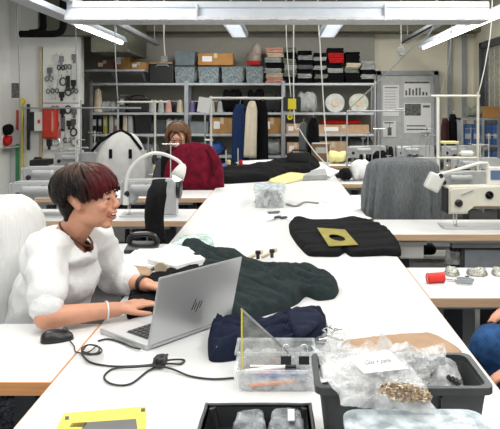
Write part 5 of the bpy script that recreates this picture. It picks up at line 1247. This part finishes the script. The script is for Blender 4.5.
for hp, kn_, an in ((V((-.86, 2.20, .53)), V((-.46, 2.22, .56)), V((-.45, 2.22, .10))), (V((-.86, 2.38, .53)), V((-.45, 2.40, .56)), V((-.46, 2.41, .10)))):
    s.cap(hp, kn_, .078, .055); s.cap(kn_, an, .052, .035); s.cap(an, an+V((.13, 0, -.05)), .035, .025)
head_blobs(s, H, Rm, .92)
hand(s, wrN, wrN-elN+V((.05, .10, .02)), (0, -.1, 1), 1, .55, .92)
hand(s, wrF, V((.9, -.35, -.05)), (0, .1, 1), -1, .6, .92)
s.build('body', skin, t, True, remesh=.0042, sm=4)
face_bits(H, Rm, t, True, .92)
# blouse
s = MB()
s.cap(pel+V((.0, 0, -.02)), ch+V((0, 0, -.01)), .135, .122); s.ell((-.745, 2.26, .86), (.10, .135, .10)); s.cap(V((-.80, 2.20, .925)), V((-.76, 2.35, .925)), .082, .082)
s.cap(V((-.76, 2.22, .965)), shN, .066, .062); s.cap(V((-.735, 2.32, .965)), shF, .066, .060); s.ell((-.80, 2.25, .975), (.07, .13, .045))
s.cap(shN, shN.lerp(elN, .62), .060, .056, 20); s.ell((-.71, 2.24, .94), (.062, .11, .055)); s.cap(shF, elF, .060, .056); s.cap(elF, elF.lerp(wrF, .38), .054, .047)
nc = V((-.728, 2.228, 1.025)); nk = V((-.70, 2.225, .985))
def fold_(p):
    return .011*(1-2*abs(noise.noise(V((p.x*9+3, p.y*9, p.z*13)))))+.0035*noise.noise(V((p.x*34, p.y*34, p.z*16)))
def ncut(p):
    d1 = p-V((-.715, 2.225, 1.03)); d2 = p-V((-.665, 2.20, .995))
    return (d1.x/.075)**2+(d1.y/.08)**2+(d1.z/.05)**2 < 1 or (d2.x/.045)**2+(d2.y/.05)**2+(d2.z/.045)**2 < 1
bl = s.build('blouse', linen, t, True, remesh=.007, sm=3, disp=fold_, cut=ncut)
s = MB(); s.tube([V((-.73, 2.13+.02, 1.00))]+[V((0, 0, 0))]*0+[V((-.735+.0*i, 2.15+.0*i, 1.0)) for i in range(1)], .001) if False else None
# rolled cuffs
for el, wr, f, r_ in ((shN, elN, .78, .0535), (elF, wrF, .38, .049)):
    c0 = el.lerp(wr, f); d_ = (wr-el).normalized()
    s = MB(); s.cap(c0-d_*.02, c0+d_*.012, r_, r_*.97, 20); s.build('cuff', linen, bl, True, remesh=.005, sm=2, disp=lambda p: .003*noise.noise(p*60))
# necklace cord
nk_pts = []
for k in range(25):
    a_ = 2*PI*k/24
    nk_pts.append(V((-.707+.053*math.cos(a_), 2.222+.060*math.sin(a_), 1.010-.040*math.cos(a_))))
MB().tube(nk_pts, .0035, 8).build('necklace', cord, t, True)
MB().ell((-.653, 2.215, .965), (.008, .008, .012)).build('pendant', cord, t, True)
# bracelet and watch
def ringband(c, d_, r_, w, m, nm):
    d_ = d_.normalized(); u_ = d_.orthogonal().normalized(); v_ = d_.cross(u_); s = MB()
    s.rings([[c+d_*o_+(u_*math.cos(2*PI*k/20)+v_*math.sin(2*PI*k/20))*rr_ for k in range(20)] for o_, rr_ in ((-w, r_), (w, r_), (w, r_*.9), (-w, r_*.9))], cap=False, close=True); return s.build(nm, m, t, True)
ringband(elN.lerp(wrN, .84), wrN-elN, .030, .0025, paper, 'bracelet')
wt = ringband(elF.lerp(wrF, .88), wrF-elF, .032, .009, blackp, 'watch'); 
# trousers and shoes
s = MB(); s.cap(pel+V((0, -.03, -.01)), pel+V((0, .03, -.01)), .125, .125)
for hp, kn_, an in ((V((-.86, 2.20, .54)), V((-.46, 2.22, .56)), V((-.45, 2.22, .14))), (V((-.86, 2.38, .54)), V((-.45, 2.40, .56)), V((-.46, 2.41, .14)))):
    s.cap(hp, kn_, .09, .066); s.cap(kn_, an, .064, .05)
s.build('trousers', mat('dark trousers', (.03, .035, .05), .85), t, True, remesh=.01, sm=3)
for an in (V((-.45, 2.22, .06)), V((-.46, 2.41, .06))):
    s = MB(); s.cap(an+V((-.02, 0, -.012)), an+V((.14, 0, -.025)), .046, .032); s.build('shoe', blackp, t, True, remesh=.008, sm=2)
# hair
EK = [(0, 1.58), (35, 1.74), (62, 2.05), (78, 2.12), (90, 1.85), (102, 1.62), (116, 1.80), (140, 2.35), (181, 2.45)]
def endw(az):
    a = abs((math.degrees(az)+180) % 360-180)
    for (a0, p0_), (a1, p1_) in zip(EK, EK[1:]):
        if a <= a1: return p0_+(p1_-p0_)*(a-a0)/(a1-a0)
    return 2.4
lo, tp, fr_ = (.010, .005, .004), (.17, .08, .035), (.15, .005, .011)
def colw(l):
    h = max(0, min(1, (l.z-.085)/.05)); fr2 = max(0, min(1, (l.x-.01)/.06)); st = .5+.5*noise.noise(V((l.x*20, l.y*60, l.z*20)))
    base = [lo[i]*(1-h*st)+tp[i]*h*st for i in range(3)]
    return tuple((base[i]*(1-fr2)+(fr_[i]*(.35+.65*st))*fr2) for i in range(3))
hair_mesh('dark red hair', H, Rm, t, colw, endw, 380, ((-.024, 0, .048), (.112, .090, .084)), .92, extra=[((-.075, 0, -.005), (.042, .062, .065)), ((-.072, 0, -.055), (.028, .045, .04))], swing=.25, seed=5)
# ---- far woman
H2 = V(tuple(Q(178, 140, 6.05))); Rm2 = rotz(-PI/2+.1) @ Matrix.Rotation(.30, 3, 'Y')
t = thing('person', 'far woman with shoulder-length brown hair looking down behind the burgundy jacket', 'person', (H2.x, 6.3, 0))
s = MB(); head_blobs(s, H2, Rm2, 1.08)
c2 = H2+V((0, .06, -.28)); p2 = V((H2.x, 6.33, .56))
s.cap(p2, c2, .11, .11); s.cap(c2+V((0, 0, .08)), H2+V((0, .015, -.05)), .055, .05)
for sg in (-1, 1):
    sh = c2+V((sg*.16, 0, .05)); el = sh+V((sg*.05, -.12, -.24)); wr = el+V((-sg*.08, -.2, .0))
    s.cap(c2+V((0, 0, .06)), sh, .06, .045); s.cap(sh, el, .043, .037); s.cap(el, wr, .037, .025); hand(s, wr, V((-sg*.3, -1, 0)), (0, 0, 1), sg, .5, .92)
    s.cap(V((H2.x+sg*.1, 6.36, .53)), V((H2.x-.40, 6.33+sg*.10, .56)), .075, .055); s.cap(V((H2.x-.40, 6.33+sg*.10, .56)), V((H2.x-.42, 6.31+sg*.10, .1)), .05, .035)
s.build('body', skin2, t, True, remesh=.008, sm=2); face_bits(H2, Rm2, t, False, 1.08)
s = MB(); s.cap(p2, c2, .135, .125); s.cap(c2+V((-.1, 0, .02)), c2+V((.1, 0, .02)), .08)
for sg in (-1, 1):
    sh = c2+V((sg*.16, 0, .05)); el = sh+V((sg*.05, -.12, -.24)); s.cap(c2+V((0, 0, .04)), sh, .07, .06); s.cap(sh, el, .058, .05); s.cap(el, el+V((-sg*.06, -.15, 0)), .048, .04)
s.build('sweater', mat('dark sweater', (.06, .06, .07), .9), t, True, remesh=.012, sm=2, disp=lambda p: .006*noise.noise(p*12))
s = MB()
for sg in (-1, 1): s.cap(V((H2.x+sg*.1, 6.36, .54)), V((H2.x-.40, 6.33+sg*.10, .57)), .088, .065); s.cap(V((H2.x-.40, 6.33+sg*.10, .56)), V((H2.x-.42, 6.31+sg*.10, .12)), .06, .048)
s.build('trousers', mat('dark trousers', (.03, .035, .05)), t, True, remesh=.014, sm=2)
for sg in (-1, 1): MB().cap(V((H2.x-.40, 6.31+sg*.10, .045)), V((H2.x-.55, 6.29+sg*.10, .035)), .042, .032).build('shoe', blackp, t, True)
def endf2(az):
    c = math.cos(az); return 1.02 if c > .75 else (1.25 if c > .55 else 2.3)
cb = (.26, .13, .06)
hair_mesh('brown hair', H2, Rm2, t, lambda l: tuple(c*(.5+.6*(.5+.5*noise.noise(V((l.x*20, l.y*50, l.z*8))))) for c in cb), endf2, 220, ((-.028, 0, .035), (.112, .098, .112)), 1.08, seed=8, extra=[((-.04, -.075, -.08), (.035, .028, .08)), ((-.04, .075, -.08), (.035, .028, .08)), ((-.07, 0, -.05), (.04, .08, .09))])
chair('dark office chair of the far woman', H2.x+.02, 6.36, PI, 1.0)
# ---- person cut by the right picture edge
t = thing('person', 'seated person in blue jeans at the right picture edge, cut off', 'person', (1.08, 1.95, 0))
pel = V((1.10, 1.93, .56)); ch = V((1.12, 1.95, .95)); H3 = V((1.06, 1.95, 1.20)); Rm3 = rotz(PI-.3)
kA, kB = V((.645, 1.99, .705)), V((.655, 2.13, .60)); aA, aB = V((.80, 2.14, .30)), V((.66, 2.14, .12))
hips = (V((1.08, 1.86, .57)), V((1.08, 2.02, .57)))
s = MB(); s.cap(pel, ch, .12, .12); s.cap(ch+V((0, 0, .04)), H3+V((.01, 0, -.05)), .058, .05); head_blobs(s, H3, Rm3)
s.cap(hips[0], kA, .075, .055); s.cap(kA, aA, .052, .035); s.cap(hips[1], kB, .075, .055); s.cap(kB, aB, .052, .035); s.cap(aA, aA+V((-.12, 0, -.05)), .034, .025); s.cap(aB, aB+V((-.13, 0, -.07)), .034, .025)
wr = V((.74, 1.80, .72))
for sh, el, w_, sd in ((V((1.10, 1.77, .98)), V((1.04, 1.70, .76)), wr, 1), (V((1.12, 2.13, .98)), V((1.0, 2.2, .78)), V((.82, 2.05, .82)), -1)):
    s.cap(ch+V((0, 0, .04)), sh, .06, .045); s.cap(sh, el, .044, .037); s.cap(el, w_, .037, .025); hand(s, w_, V((-1, .15 if sd > 0 else -.1, -.1)), (0, 0, 1), -sd, .6)
s.build('body', skin, t, True, remesh=.007, sm=2); face_bits(H3, Rm3, t, False)
s = MB(); s.cap(pel, ch, .145, .135)
for sh, el, w_ in ((V((1.10, 1.77, .98)), V((1.04, 1.70, .76)), wr), (V((1.12, 2.13, .98)), V((1.0, 2.2, .78)), V((.82, 2.05, .82)))):
    s.cap(ch+V((0, 0, .03)), sh, .075, .062); s.cap(sh, el, .06, .05); s.cap(el, el.lerp(w_, .7), .048, .04)
s.build('shirt', mat('pale grey blue shirt', (.50, .56, .60), .85), t, True, remesh=.01, sm=2, disp=lambda p: .006*noise.noise(p*14))
s = MB(); s.cap(pel+V((0, -.04, -.01)), pel+V((0, .04, -.01)), .135); s.cap(hips[0], kA, .092, .070); s.cap(kA, aA, .068, .05); s.cap(hips[1], kB, .09, .07); s.cap(kB, aB, .066, .05)
s.build('jeans', denim, t, True, remesh=.007, sm=2, disp=lambda p: .005*(1-2*abs(noise.noise(p*11))))
for a_ in (aA, aB): MB().cap(a_+V((0, 0, -.05)), a_+V((-.15, 0, -.075 if a_ is aB else -.06)), .044, .03).build('shoe', blackp, t, True)
hair_mesh('dark brown hair', H3, Rm3, t, lambda l: (.05, .03, .02), lambda az: 1.1 if math.cos(az) > .6 else 1.9, 120, seed=2)
chair('office chair of the person in jeans at the right edge', 1.14, 1.94, PI/2, 1.0)
# ---------------------------------------------------------------- lights, world, camera
def added_light(x, y, w, l, power, label, z=3.05):  # unseen lamps and housings added above the frame to light the room
    t = thing('ceiling_light', label, 'ceiling light', (x, y, z), 'added unseen ceiling lights')
    MB().span((x-w/2-.03, y-l/2-.03, z+.02), (x+w/2+.03, y+l/2+.03, z+.08), .005).build('housing', lum, t)
    MB().span((x-w/2, y-l/2, z+.012), (x+w/2, y+l/2, z+.02)).build('diffuser', lamp_on, t)
    ld = bpy.data.lights.new('lamp', 'AREA'); ld.shape = 'RECTANGLE'; ld.size = w; ld.size_y = l; ld.energy = power; ld.color = (1, .985, .95)
    lo_ = bpy.data.objects.new('lamp', ld); C.objects.link(lo_); lo_.parent = t; lo_.location = (0, 0, 0)
K = 1.0
for i, (x, y, p) in enumerate([(-1.3, .2, 20), (1.3, .2, 20), (-1.5, 2.6, 20), (1.5, 2.6, 20), (0, 1.3, 10), (-1.5, 5.0, 24), (1.5, 5.0, 24), (-.9, 7.8, 40), (1.3, 7.8, 40)]):
    added_light(x, y, .9, 1.2, p*K, 'added unseen flat light on the room ceiling')
w = bpy.data.worlds.new('World'); bpy.context.scene.world = w; w.use_nodes = True
w.node_tree.nodes['Background'].inputs['Color'].default_value = (.95, .98, 1, 1); w.node_tree.nodes['Background'].inputs['Strength'].default_value = .45
cam = bpy.data.cameras.new('camera'); co = bpy.data.objects.new('camera', cam); C.objects.link(co)
co.location = (0, 0, CZ); co.rotation_euler = (PI/2, 0, 0); cam.sensor_fit = 'HORIZONTAL'; cam.sensor_width = 36; cam.lens = F/500*36
cam.shift_x = -(VX-250)/500; cam.shift_y = -(214.5-VY)/500; cam.clip_start = .05
sc = bpy.context.scene; sc.camera = co
sc.view_settings.view_transform = 'Standard'; sc.view_settings.look = 'None'; sc.view_settings.gamma = 1; sc.view_settings.use_curve_mapping = False; sc.view_settings.exposure = .26
